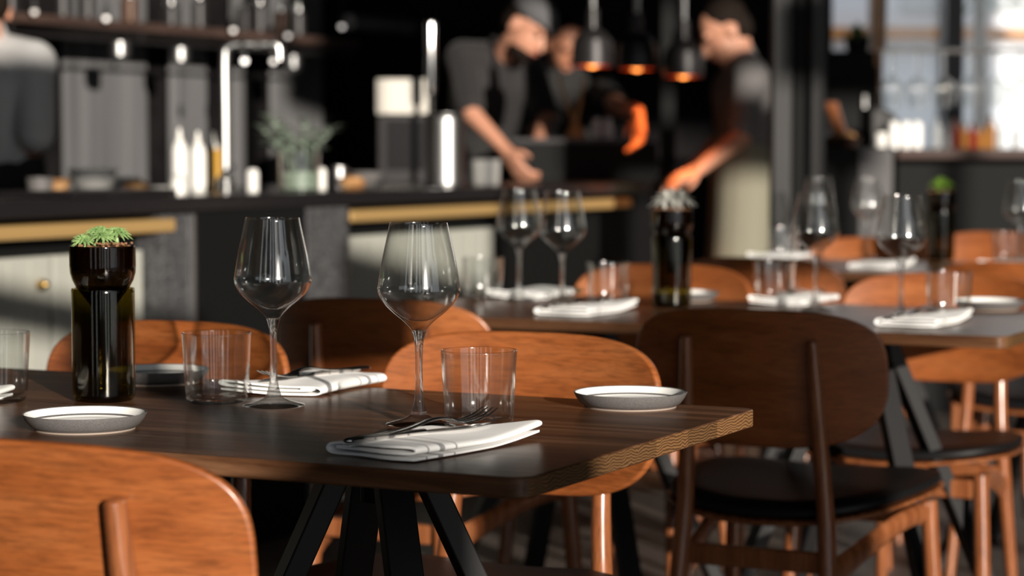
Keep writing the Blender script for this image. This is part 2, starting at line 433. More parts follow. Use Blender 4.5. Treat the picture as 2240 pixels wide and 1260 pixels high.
for x in (-3.0, -1.55, -0.40, 0.27, 1.40, 3.62, 4.45, 5.28, 6.1, 7.0): box(bm, (x, WY, HC / 2), (0.05, 0.10, HC + 0.01))
box(bm, (1.0, WY, 0.06), (14.0, 0.10, 0.12))
struct('window_1', bm, M['black_metal'], smooth=False)
bm = B(); box(bm, (-5.9, 4.6, HC / 2), (0.2, 12.8, HC + 0.02)); struct('wall_left', bm, M['wall_dark'], smooth=False)
bm = B(); box(bm, (7.9, 4.6, HC / 2), (0.2, 12.8, HC + 0.02)); struct('wall_right', bm, M['wall_dark'], smooth=False)

# far end wall with a broad window on the right
YB = 10.9
x0, x1, xr = W(1916, 0, YB).x, 3.9, 7.8
bm = B()
box(bm, ((-5.8 + W(1815, 0, YB).x) / 2, YB, HC / 2), (W(1815, 0, YB).x + 5.8, 0.2, HC + 0.02))
box(bm, ((x0 + W(1815, 0, YB).x) / 2, YB, 0.73), (x0 - W(1815, 0, YB).x, 0.2, 1.46))
box(bm, ((x0 + x1) / 2, YB, 0.42), (x1 - x0, 0.2, 0.84))
box(bm, ((W(1815, 0, YB).x + x1) / 2, YB, (2.6 + HC) / 2), (x1 - W(1815, 0, YB).x, 0.2, HC - 2.6))
box(bm, ((x1 + xr) / 2, YB, HC / 2), (xr - x1, 0.2, HC + 0.02))
struct('wall_back', bm, M['wall_dark'], smooth=False)
bm = B()
for px, w in ((1914, 0.05),):
    box(bm, (W(px, 0, YB).x, YB - 0.02, 1.70), (w, 0.16, 1.85))
box(bm, (3.88, YB - 0.02, 1.70), (0.06, 0.16, 1.85))
struct('window_2', bm, M['wood_frame'], smooth=False)
bm = B(); a = W(2060, 0, YB).x; b_ = W(2098, 0, YB).x
box(bm, ((a + b_) / 2, YB - 0.03, 1.73), (b_ - a, 0.20, 1.80)); struct('trim_1', bm, M['dark_steel'], smooth=False)
bm = B(); box(bm, ((x0 + x1) / 2, YB + 0.03, 1.73), (x1 - x0, 0.012, 1.80)); struct('window_3', bm, M['glass'], smooth=False)

# double steel post of the glazed partition
YP = 6.9
for i, (pa, pb, m) in enumerate(((1688, 1733, M['black_metal']), (1737, 1768, M['black_matt']), (1771, 1806, M['black_metal']))):
    a, b_ = W(pa, 0, YP).x, W(pb, 0, YP).x
    bm = B(); box(bm, ((a + b_) / 2, YP + (0.03 if i == 1 else 0), HC / 2), (b_ - a, 0.07, HC + 0.01))
    struct('trim_%d' % (i + 2), bm, m, smooth=False, bev=0.006)

# ------------------------------------------------------------------ kitchen counter frame of reference
K0 = G(0, 508, 0.87); K1 = G(1340, 443, 0.87)
KD = (K1 - K0); KD.z = 0; KD.normalize()
KROT = math.atan2(KD.y, KD.x); KN = Vector((-KD.y, KD.x, 0))
def T(px):                        # place along the counter front seen at photo column px
    k = (px - 1120) / F_PX
    return (k * K0.y - K0.x) / (KD.x - k * KD.y)
def K(t, n, z):                   # counter coordinates -> world
    p = K0 + KD * t + KN * n; return Vector((p.x, p.y, z))
def at_k(px, n, z=0.94):          # world point at photo column px, n metres behind the counter front
    k = (px - 1120) / F_PX
    bx, by = K0.x + KN.x * n, K0.y + KN.y * n
    t = (k * by - bx) / (KD.x - k * KD.y)
    return K(t, n, z)
# kitchen back wall, parallel to the counter
NB = 2.35
bm = B(); box(bm, (2.8, NB + 0.1, HC / 2), (9.0, 0.2, HC))
o = struct('wall_kitchen', bm, M['wall_dark'], smooth=False)
o.location = (K0.x, K0.y, 0); o.rotation_euler = (0, 0, KROT)

tA, tB, tC, tD, tE = T(372), T(412), T(742), T(1105), T(1432)
ct = thing('kitchen_counter', 'long dark kitchen counter with cream drawers, brass rails and black middle panel', 'counter', (K0.x, K0.y, 0), KROT)
bm = B(); box(bm, ((-1.2 + tE) / 2, 0.37, 0.92), (tE + 1.2, 0.80, 0.04)); obj('worktop', bm, M['black_gloss'], ct, smooth=False, bev=0.004)
bm = B(); box(bm, ((-1.2 + tE) / 2, 0.40, 0.45), (tE + 1.2 - 0.02, 0.66, 0.90)); obj('carcass', bm, M['black_matt'], ct, smooth=False)
bm = B(); box(bm, ((tB + tC) / 2, 0.05, 0.4495), (tC - tB, 0.15, 0.899)); obj('middle_panel', bm, M['black_matt'], ct, smooth=False, bev=0.003)
for ta, tb in ((tA - 0.02, tB - 0.006), (tC - 0.09, tC - 0.008)):
    pass
bm = B(); ta_ = T(345); box(bm, ((ta_ + tB - 0.012) / 2, 0.03, 0.45), (tB - 0.012 - ta_, 0.09, 0.89)); obj('stone_panel', bm, M['stone'], ct, smooth=False, bev=0.004)
bm = B(); ta_ = T(652); box(bm, ((ta_ + tC) / 2, 0.03, 0.4488), (tC - ta_ - 0.002, 0.12, 0.897)); obj('stone_panel', bm, M['stone'], ct, smooth=False, bev=0.004)
bm = B(); box(bm, (tC + 0.008, 0.0, 0.45), (0.012, 0.05, 0.89)); obj('edge_trim', bm, M['steel_sat'], ct, smooth=False)
bm = B(); box(bm, (tB - 0.006, 0.0, 0.45), (0.010, 0.05, 0.89)); obj('edge_trim', bm, M['steel_sat'], ct, smooth=False)
for a, b_ in ((-1.15, T(368)), (tC + 0.03, tD + 0.0), (tD + 0.03, tE - 0.25)):
    bm = B(); box(bm, ((a + b_) / 2, 0.0, 0.868), (b_ - a, 0.05, 0.034)); obj('handle_rail', bm, M['brass'], ct, smooth=False, bev=0.006)
def drawer(a, b_, z0, z1, knob):
    bm = B(); box(bm, ((a + b_) / 2, 0.055, (z0 + z1) / 2), (b_ - a - 0.008, 0.03, z1 - z0 - 0.008))
    k = int((b_ - a) / 0.07)
    d = obj('drawer', bm, M['cream'], ct, smooth=False, bev=0.004)
    for i in range(1, k):
        bm = B(); x = a + (b_ - a) * i / k; box(bm, (x, 0.039, (z0 + z1) / 2), (0.006, 0.006, z1 - z0 - 0.03)); obj('moulding', bm, M['cream'], d, smooth=False)
    if knob: bm = B(); ellipsoid(bm, (b_ - 0.05, 0.022, z1 - 0.07), (0.013, 0.018, 0.013)); obj('knob', bm, M['knob'], d)
tk_ = T(108) + 0.05
for a, b_, kn in ((-1.15, -0.45, True), (-0.44, tk_, True), (tk_ + 0.01, T(345) - 0.006, False), (tC + 0.03, (tC + tD) / 2, False), ((tC + tD) / 2 + 0.01, tD, False)):
    drawer(a, b_, 0.46, 0.81, kn); drawer(a, b_, 0.10, 0.45, kn)

# ------------------------------------------------------------------ tables
TL = 1.25
Cn = G(1155, 1047); Cf = G(1657, 893)
TW = (Cf - Cn).length
def make_table(label):
    t = thing('dining_table', label, 'table', (0, 0, 0), ROT, 'rectangular dining tables')
    bm = B(); prism(bm, round_rect(TL, TW, 0.022), 0.7295, 0.75); obj('tabletop', bm, M['table_wood'], t, bev=0.0018, angle=30)
    for sx in (1, -1):
        hx = sx * (TL / 2 - 0.34)
        bm = B(); box(bm, (hx, 0, 0.7245), (0.26, 0.20, 0.010)); sweep(bm, [(hx, 0, 0.72), (hx, 0, 0.66)], 0.022, n=16)
        obj('hub', bm, M['black_metal'], t, smooth=False)
        for dx, dy in ((1, 1), (1, -1), (-1, 1), (-1, -1)):
            d = Vector((dx, dy, 0)).normalized()
            side = Vector((-d.y, d.x, 0))
            bm = B(); sweep(bm, [Vector((hx, 0, 0.719)) + d * 0.040, Vector((hx, 0, 0.0)) + d * 0.375], 0.0195, 0.013, square=True, side=side)
            obj('leg', bm, M['black_metal'], t, smooth=False, bev=0.002)
    return t
mid1 = (Cn + Cf) / 2 + U * (TL / 2)
C2 = G(2200, 737); C2m = C2 + V * (TW / 2)
mid2 = C2m + U * (TL / 2)
ROW = (mid2 - mid1)
mid3 = mid2 + V * 1.776
t1 = make_table('dark oak dining table nearest the viewer, with splayed black steel legs')
t1.location = (mid1.x, mid1.y, 0)
dup(t1, (mid2.x, mid2.y, 0), ROT, 'dark oak dining table in the middle row, behind the nearest table')
dup(t1, (mid3.x, mid3.y, 0), ROT, 'dark oak dining table in the back row, by the dark steel post')

# ------------------------------------------------------------------ chairs
def back_y(x, z): return -0.225 - 0.12 * (z - 0.585) + 1.0 * x * x
def superell(a, bt, bb, ang, n=3.4):
    c, s = math.cos(ang), math.sin(ang)
    x = a * math.copysign(abs(c) ** (2 / n), c)
    z = (bt if s > 0 else bb) * math.copysign(abs(s) ** (2 / (n - 0.5 if s < 0 else n + 0.2)), s)
    return x, z
def make_chair(label, group):
    t = thing('dining_chair', label, 'chair', (0, 0, 0), 0, group)
    bm = B(); NA, NR, zc = 72, 10, 0.700
    def pt(r, k, off):
        x, z = superell(0.214, 0.105, 0.118, 2 * PI * k / NA)
        w = 1.0 - 0.06 * max(0, -z / 0.118) ** 2
        x *= r * w; z = zc + z * r
        nrm = Vector((2.0 * x, -1, -0.12)).normalized()
        return Vector((x, back_y(x, z), z)) + nrm * off
    for off in (0.0055, -0.0055):
        c = bm.verts.new(pt(0, 0, off)); prev = None
        for i in range(1, NR + 1):
            rg = [bm.verts.new(pt(i / NR, k, off)) for k in range(NA)]
            for k in range(NA):
                if prev is None: bm.faces.new((c, rg[k], rg[(k + 1) % NA]))
                else: bm.faces.new((prev[k], rg[k], rg[(k + 1) % NA], prev[(k + 1) % NA]))
            prev = rg
        if off > 0: o1 = prev
        else: o2 = prev
    for k in range(NA): bm.faces.new((o1[k], o1[(k + 1) % NA], o2[(k + 1) % NA], o2[k]))
    obj('backrest', bm, M['chair_wood'], t, bev=0.0035, seg=3)
    for s in (-1, 1):
        bm = B()
        sweep(bm, [(s * 0.106, back_y(0.106, 0.760) - 0.0155, 0.760), (s * 0.1105, back_y(0.11, 0.66) - 0.017, 0.66), (s * 0.116, -0.222, 0.54), (s * 0.125, -0.222, 0.40), (s * 0.148, -0.275, 0.0)],
              [0.0095, 0.0125, 0.0140, 0.0150, 0.0105], [0.011, 0.012, 0.0145, 0.0170, 0.0105], n=14, sub=6, round_ends=False)
        o = obj('rear_leg', bm, M['chair_frame'], t, bev=0.004, seg=3)
        bm = B()
        sweep(bm, [(s * 0.178, 0.175, 0.452), (s * 0.188, 0.190, 0.25), (s * 0.200, 0.215, 0.0)], [0.015, 0.0155, 0.0105], n=14, sub=5)
        obj('front_leg', bm, M['chair_frame'], t)
        bm = B()
        sweep(bm, [(s * 0.124, -0.215, 0.375), (s * 0.142, -0.10, 0.402), (s * 0.162, 0.05, 0.428), (s * 0.178, 0.18, 0.434)], [0.010, 0.010, 0.010, 0.010], [0.026, 0.020, 0.018, 0.016], n=12, sub=5, side=(1, 0, 0))
        obj('side_rail', bm, M['chair_frame'], t)
    bm = B(); box(bm, (0, 0.176, 0.425), (0.35, 0.02, 0.036)); obj('front_rail', bm, M['chair_frame'], t, smooth=False, bev=0.004)
    bm = B(); box(bm, (0, -0.216, 0.400), (0.25, 0.02, 0.034)); obj('rear_rail', bm, M['chair_frame'], t, smooth=False, bev=0.004)
    def seat_surf(bm, z_of, z_th, a, d0):
        NA2 = 56; NR2 = 8
        top = []; bot = []
        for sgn, store in ((1, top), (-1, bot)):
            c = bm.verts.new((0, 0.01, z_of(0, 0.01) + (z_th if sgn > 0 else 0))); prev = None
            for i in range(1, NR2 + 1):
                rg = []
                for k in range(NA2):
                    an = 2 * PI * k / NA2; c_, s_ = math.cos(an), math.sin(an)
                    x = a * math.copysign(abs(c_) ** 0.62, c_) * i / NR2; y = 0.01 + d0 * math.copysign(abs(s_) ** 0.62, s_) * i / NR2
                    x *= 1 + 0.10 * (y / d0)
                    z = z_of(x, y) + (z_th if sgn > 0 else 0) * (1 if i < NR2 else 0.55)
                    rg.append(bm.verts.new((x, y, z)))
                for k in range(NA2):
                    if prev is None: bm.faces.new((c, rg[k], rg[(k + 1) % NA2]))
                    else: bm.faces.new((prev[k], rg[k], rg[(k + 1) % NA2], prev[(k + 1) % NA2]))
                prev = rg
            store.append(prev)
        for k in range(NA2): bm.faces.new((top[0][k], top[0][(k + 1) % NA2], bot[0][(k + 1) % NA2], bot[0][k]))
    zf = lambda x, y: 0.452 + 0.55 * x * x + 0.25 * max(0, y) ** 2
    bm = B(); seat_surf(bm, zf, 0.012, 0.215, 0.222); obj('seat_shell', bm, M['chair_frame'], t, bev=0.003)
    bm = B(); seat_surf(bm, lambda x, y: zf(x, y) + 0.0125, 0.024, 0.210, 0.216); obj('seat_pad', bm, M['leather'], t, bev=0.004, angle=60)
    return t
FN, FF = V, -V                     # facing away from / towards the viewer
TOPC = Vector((0, back_y(0, 0.805), 0))
chair0 = make_chair('', 'dining chairs at the tables'); used = [False]
def chair(px, top, away, label, turn=0.0):
    p = G(px, top, 0.805)
    rz = ROT + (0 if away else PI) + turn
    off = Matrix.Rotation(rz, 3, 'Z') @ TOPC
    loc = (p.x - off.x, p.y - off.y, 0)
    if not used[0]:
        used[0] = True; chair0.location = loc; chair0.rotation_euler = (0, 0, rz); chair0['label'] = label; return chair0
    return dup(chair0, loc, rz, label)
chair(31, 962, True, 'large sunlit orange wood chair at bottom left, its back cut by the frame')
chair(404, 702, False, 'orange wood chair behind the green bottle planter, facing the viewer')
chair(1168, 726, False, 'orange wood chair behind the large tumbler, facing the viewer across the nearest table')
chair(807, 653, True, 'shaded orange wood chair seen from behind between the two front wine glasses')
chair(1637, 677, True, 'dark shaded wood chair seen from behind, right of the nearest table')
chair(1466, 577, False, 'sunlit wood chair behind the black planter on the middle table', 0.0)
chair(2077, 597, False, 'bright orange wood chair at the right end of the middle table, facing the viewer')
chair(1645, 563, True, 'wood chair with its back to us at the back table, behind the black planter')
chair(2225, 573, True, 'dark wood chair back at the right edge, tucked to the back table')
chair(1925, 519, False, 'orange wood chair beyond the back table, left of the green planter')
chair(2190, 507, False, 'orange wood chair beyond the back table, right of the green planter')

# ------------------------------------------------------------------ glasses, tumblers, plates, napkins, cutlery
BOWL = [(0.0, 0.1125), (0.0085, 0.1075), (0.012, 0.112), (0.020, 0.1195), (0.030, 0.1275), (0.0395, 0.137), (0.0452, 0.147), (0.0465, 0.1535), (0.0455, 0.162), (0.042, 0.183), (0.0371, 0.206), (0.0327, 0.2272), (0.0323, 0.228),
        (0.0319, 0.2272), (0.0363, 0.206), (0.0412, 0.183), (0.0447, 0.162), (0.0457, 0.1535), (0.0444, 0.1478), (0.0387, 0.1385), (0.0293, 0.1295), (0.019, 0.1222), (0.010, 0.1180), (0.0, 0.1170)]
def smooth_prof(p, sub=3):
    return [(max(0.0, q.x), q.y) for q in catmull([(r, z, 0) for r, z in p], sub)]
def make_wine_glass(label):
    t = thing('wine_glass', label, 'wine glass', group='stemmed wine glasses')
    bm = B(); p = smooth_prof(BOWL[1:12], 4) + [BOWL[12]] + smooth_prof(BOWL[13:], 4)
    p[-1] = (0.0, p[-1][1]); lathe(bm, [(0.0, 0.106)] + p, 64); obj('bowl', bm, M['glass'], t, angle=70)
    bm = B(); lathe(bm, [(0.0, 0.0115)] + smooth_prof([(0.0098, 0.0125), (0.0080, 0.018), (0.0056, 0.028), (0.0043, 0.045), (0.0041, 0.070), (0.0047, 0.090), (0.0068, 0.101), (0.0085, 0.1065)], 4) + [(0.0, 0.1068)], 32)
    obj('stem', bm, M['glass_thick'], t, angle=70)
    bm = B(); lathe(bm, [(0.0, 0.0), (0.030, 0.0), (0.0365, 0.0004), (0.0378, 0.0014), (0.0368, 0.0026), (0.028, 0.0046), (0.018, 0.0075), (0.012, 0.0105), (0.0096, 0.0124), (0.0, 0.0126)], 64)
    obj('foot', bm, M['glass'], t, angle=70)
    return t
wg0 = make_wine_glass(''); wg_used = [False]
def wine_glass(loc, label, rot=None, group='stemmed wine glasses'):
    if not wg_used[0]:
        wg_used[0] = True; wg0.location = loc; wg0['label'] = label; return wg0
    return dup(wg0, loc, 0, label, group, rot)
def make_tumbler():
    bm = B()
    out = [(0.0, 0.0), (0.0325, 0.0), (0.0365, 0.0022), (0.0382, 0.0065), (0.0395, 0.025), (0.0412, 0.055), (0.0430, 0.0845)]
    rim = [(0.0428, 0.0857), (0.0423, 0.0860), (0.0418, 0.0856)]
    inn = [(0.0416, 0.0845), (0.0397, 0.055), (0.0380, 0.025), (0.0366, 0.0125), (0.0335, 0.0085), (0.0, 0.0075)]
    lathe(bm, out + rim + inn, 64)
    for f in bm.faces:
        f.material_index = 1 if max(v.co.z for v in f.verts) < 0.013 else 0
    me = obj('tumbler', bm, [M['glass'], M['glass_base']], None, angle=70)
    return tag(me, '', 'tumbler', 'short water tumblers')
tm0 = make_tumbler(); tm_used = [False]
def tumbler(loc, label):
    if not tm_used[0]:
        tm_used[0] = True; tm0.location = loc; tm0['label'] = label; return tm0
    return dup(tm0, loc, random.random() * 6, label)
def make_plate():
    t = thing('side_plate', '', 'plate', group='grey rimmed side plates')
    bm = B(); lathe(bm, [(0.0, 0.0022), (0.050, 0.0020), (0.0555, 0.0018), (0.0610, 0.0055), (0.0655, 0.0115), (0.0682, 0.0170), (0.0684, 0.0180), (0.0678, 0.0184), (0.0668, 0.0178), (0.0640, 0.0128), (0.058, 0.0070), (0.0, 0.0062)], 72)
    obj('body', bm, M['stoneware'], t, angle=60)
    bm = B(); lathe(bm, [(0.0665, 0.0176), (0.0640, 0.0134), (0.060, 0.0086), (0.054, 0.0071), (0.0, 0.0068)], 72); o = obj('glaze', bm, M['glaze'], t, angle=60); o['label'] = 'glossy white inside'
    bm = B(); lathe(bm, [(0.0525, 0.0022), (0.053, 0.0), (0.0552, 0.0), (0.0555, 0.0019)], 72); obj('foot_ring', bm, M['foot_ring'], t)
    return t
pl0 = make_plate(); pl_used = [False]
def plate(loc, label):
    if not pl_used[0]:
        pl_used[0] = True; pl0.location = loc; pl0['label'] = label; return pl0
    return dup(pl0, loc, 0, label)
def make_napkin():
    sec = [(0.058, 0.0020), (0.02, 0.0018), (-0.03, 0.0020), (-0.052, 0.0024), (-0.0605, 0.0055), (-0.0605, 0.0110), (-0.052, 0.0148), (-0.02, 0.0140), (0.02, 0.0134), (0.050, 0.0132), (0.0575, 0.0122), (0.0595, 0.0098), (0.0565, 0.0078), (0.045, 0.0072), (0.01, 0.0074), (-0.030, 0.0082), (-0.046, 0.0090), (-0.050, 0.0102), (-0.046, 0.0112), (-0.035, 0.0110)]
    P = catmull([(a, z, 0) for a, z in sec], 4); h = 0.00115; L_, R_ = [], []
    for i, p in enumerate(P):
        tn = (P[min(i + 1, len(P) - 1)] - P[max(i - 1, 0)]).normalized(); nn = Vector((-tn.y, tn.x, 0))
        L_.append(p + nn * h); R_.append(p - nn * h)
    loop = L_ + R_[::-1]; N = 26; rings = []
    bm = B()
    for j in range(N + 1):
        t = j / N; y0 = -0.105 + 0.21 * t; rg = []
        for q in loop:
            a, z = q.x, q.y
            wdt = 1.0 + 0.10 * t
            aa = a * wdt + 0.004 * math.sin(3 * t)
            y = y0 + (0.035 * max(0, (a + 0.01) / 0.07) * t * t) - (0.018 * max(0, -a / 0.06) * t * t) - 0.004 * math.sin(a * 60) * (1 - t)
            zz = 0.0009 + z * (1.0 + 0.12 * math.sin(5 * t + a * 30)) 
            zz *= 1.0 - 0.22 * t * max(0, -a / 0.06)
            zz += 0.007 * max(0, t - 0.6) ** 1.5 * max(0, (a + 0.01) / 0.07) * 4.0
            rg.append(bm.verts.new((aa, y, max(zz, 0.0004))))
        rings.append(rg)
    n = len(loop)
    for r0, r1 in zip(rings, rings[1:]):
        for k in range(n): bm.faces.new((r0[k], r0[(k + 1) % n], r1[(k + 1) % n], r1[k]))
    m_ = len(L_)
    for rg in (rings[0], rings[-1]):
        for k in range(m_ - 1): bm.faces.new((rg[k], rg[k + 1], rg[n - 2 - k], rg[n - 1 - k]))
    bmesh.ops.scale(bm, vec=(0.9, 0.9, 0.95), verts=bm.verts[:])
    return tag(obj('napkin', bm, M['linen'], None, angle=75), '', 'napkin', 'folded napkins')
nk0 = make_napkin(); nk_used = [False]
def napkin(loc, rz, label):
    if not nk_used[0]:
        nk_used[0] = True; nk0.location = loc; nk0.rotation_euler = (0, 0, rz); nk0['label'] = label; return nk0
    return dup(nk0, loc, rz, label)
def make_fork():
    t = thing('fork', '', 'fork', group='forks on the napkins')
    bm = B(); sweep(bm, [(0, -0.092, 0.003), (0, -0.07, 0.0032), (0, -0.03, 0.0065), (0, 0.005, 0.0125), (0, 0.028, 0.0125), (0, 0.040, 0.0085)],
                    [0.0068, 0.0080, 0.0056, 0.0036, 0.0040, 0.0080], [0.0013, 0.0015, 0.0016, 0.0017, 0.0015, 0.0010], n=12, sub=6, side=(1, 0, 0), round_ends=True)
    obj('handle', bm, M['cutlery'], t)
    bm = B()
    sweep(bm, [(0, 0.036, 0.0095), (0, 0.044, 0.0072), (0, 0.052, 0.0066)], [0.007, 0.0116, 0.0126], [0.0010, 0.0009, 0.0009], n=12, sub=4, side=(1, 0, 0))
    for x in (-0.0108, -0.0036, 0.0036, 0.0108):
        sweep(bm, [(x, 0.048, 0.0067), (x, 0.066, 0.0078), (x * 0.97, 0.086, 0.0120), (x * 0.94, 0.102, 0.0185)], [0.0018, 0.0017, 0.0015, 0.0007], [0.0009, 0.0009, 0.0008, 0.0005], n=8, sub=4, side=(1, 0, 0))
    obj('tines', bm, M['cutlery'], t)
    return t
def make_knife():
    t = thing('knife', '', 'knife', group='knives on the napkins')
    bm = B(); sweep(bm, [(0, -0.100, 0.004), (0, -0.08, 0.0045), (0, -0.03, 0.0045), (0, 0.002, 0.0042)], [0.0058, 0.0068, 0.0056, 0.0042], [0.0030, 0.0034, 0.0030, 0.0026], n=14, sub=5, side=(1, 0, 0), round_ends=True)
    obj('handle', bm, M['cutlery'], t)
    bm = B(); sweep(bm, [(0, 0.0, 0.0042), (0.001, 0.02, 0.0040), (0.0015, 0.065, 0.0038), (-0.001, 0.092, 0.0038), (-0.004, 0.102, 0.0038)], [0.0040, 0.0075, 0.0088, 0.0062, 0.0008], [0.0010, 0.0009, 0.0008, 0.0007, 0.0005], n=10, sub=5, side=(1, 0, 0))
    obj('blade', bm, M['cutlery'], t)
    return t
fk0, kn0 = make_fork(), make_knife(); fk_used = [False]; kn_used = [False]
def place(proto, used_, loc, rz, label, pitch=0.0):
    rot = Euler((pitch, 0, rz))
    if not used_[0]:
        used_[0] = True; proto.location = loc; proto.rotation_euler = rot; proto['label'] = label; return proto
    return dup(proto, loc, rz, label, None, rot)
def cover(px, py, far, lab, turn=0.0, fork=True, knife=True, z=0.75):
    """a folded napkin with fork and knife on it; far = laid for the other side of the table"""
    p = G(px, py, z); rz = ROT + (PI if far else 0) + turn
    napkin((p.x, p.y, z + 0.0003), rz, 'striped white napkin ' + lab)
    R = Matrix.Rotation(rz, 3, 'Z')
    if knife:
        q = p + R @ Vector((0.000, -0.008, 0)); place(kn0, kn_used, (q.x, q.y, z + 0.0150), rz - 0.20, 'steel knife on the napkin ' + lab, 0.0)
    if fork:
        q = p + R @ Vector((-0.004, 0.006, 0)); place(fk0, fk_used, (q.x, q.y, z + 0.0165), rz - 0.10, 'steel fork on the napkin ' + lab, -0.015)

# nearest table
wine_glass(G(917, 930), 'wine glass in the middle, right of its twin, in front of the orange chair')
wine_glass(G(599, 889), 'wine glass left of centre, between small tumbler and folded napkin')
tumbler(G(1048, 932), 'large sharp tumbler behind the fork, right of the central wine glass')
tumbler(G(475, 879), 'tumbler right of the green bottle planter')
tumbler(G(-10, 878), 'tumbler cut by the left edge of the picture')
plate(G(186, 938), 'grey rimmed white plate in front of the green bottle planter')
plate(G(1379, 889), 'grey rimmed white plate near the right end of the nearest table')
plate(G(345, 836), 'grey rimmed white plate half hidden behind the bottle planter and tumbler')
cover(934, 982, False, 'beside the large sharp tumbler', -0.13)
cover(683, 851, True, 'behind the left wine glass', 0.0)
cover(-204, 897, False, 'at the left edge beside the cut tumbler', 0, False, False)
# middle table
wine_glass(G(1136, 657), 'left one of the two close wine glasses on the middle table')
wine_glass(G(1230, 673), 'right one of the two close wine glasses on the middle table')
wine_glass(G(1783, 680), 'wine glass on the middle table above the dark chair, sparkling')
wine_glass(G(1970, 703), 'wine glass on the middle table right of the dark chair back')
tumbler(G(1057, 653), 'blurred tumbler at the left end of the middle table')
tumbler(G(1330, 668), 'tumbler left of the black planter on the middle table')
tumbler(G(1694, 664), 'tumbler behind the napkin above the dark chair')
tumbler(G(2075, 695), 'tumbler near the right end of the middle table')
cover(1275, 684, False, 'under the right one of the two close wine glasses')
cover(1180, 649, True, 'behind the two close wine glasses', 0, False, False)
cover(1745, 663, True, 'above the dark chair back on the middle table', 0.0)
cover(2015, 708, False, 'at the right end of the middle table')
plate(G(2165, 676), 'grey plate at the right end of the middle table')
plate(G(1500, 657), 'grey plate half hidden behind the black planter')
# back table
wine_glass(G(1897, 568), 'wine glass on the back table, left of the green planter')
wine_glass(G(1790, 556), 'faint wine glass on the back table behind the sparkling one')
wine_glass(G(2232, 586), 'wine glass cut by the right edge, on the back table')
tumbler(G(1714, 563), 'tumbler on the back table beside the dark steel post')
tumbler(G(2205, 577), 'tumbler on the back table near the right edge')
cover(1925, 585, False, 'on the back table, left of the green planter', 0, False, False)
cover(1712, 566, True, 'on the back table by the dark steel post', 0, False, False)
cover(2215, 583, True, 'on the back table at the right edge', 0, False, False)

# ------------------------------------------------------------------ bottle planters
def leaf(bm, base, direction, length, width, thick, droop=0.0, n=6):
    d = Vector(direction).normalized(); up = Vector((0, 0, 1))
    s = d.cross(up)
    if s.length < 0.05: s = Vector((1, 0, 0))
    s.normalize()
    p1 = base + d * length * 0.5 + up * length * 0.06; p2 = base + d * length - up * droop * length
    sweep(bm, [base, base + d * length * 0.25 + up * length * 0.04, p1, p2], [width * 0.55, width, width * 0.85, width * 0.08], [thick, thick, thick * 0.8, thick * 0.2], n=n, sub=2, side=s)
def rosette(bm, c, r, layers, width, droop=0.25, thick=0.0012, first=11, low=0.12):
    for li in range(layers):
        el = low + (1.37 - low) * li / max(1, layers - 1); m = first - li * 2
        for k in range(max(m, 4)):
            a = 2 * PI * k / max(m, 4) + li * 0.5 + random.uniform(-0.12, 0.12)
            d = (math.cos(a) * math.cos(el), math.sin(a) * math.cos(el), math.sin(el))
            leaf(bm, Vector(c), d, r * (1.0 - 0.10 * li) * random.uniform(0.88, 1.1), width, thick, droop * math.cos(el))
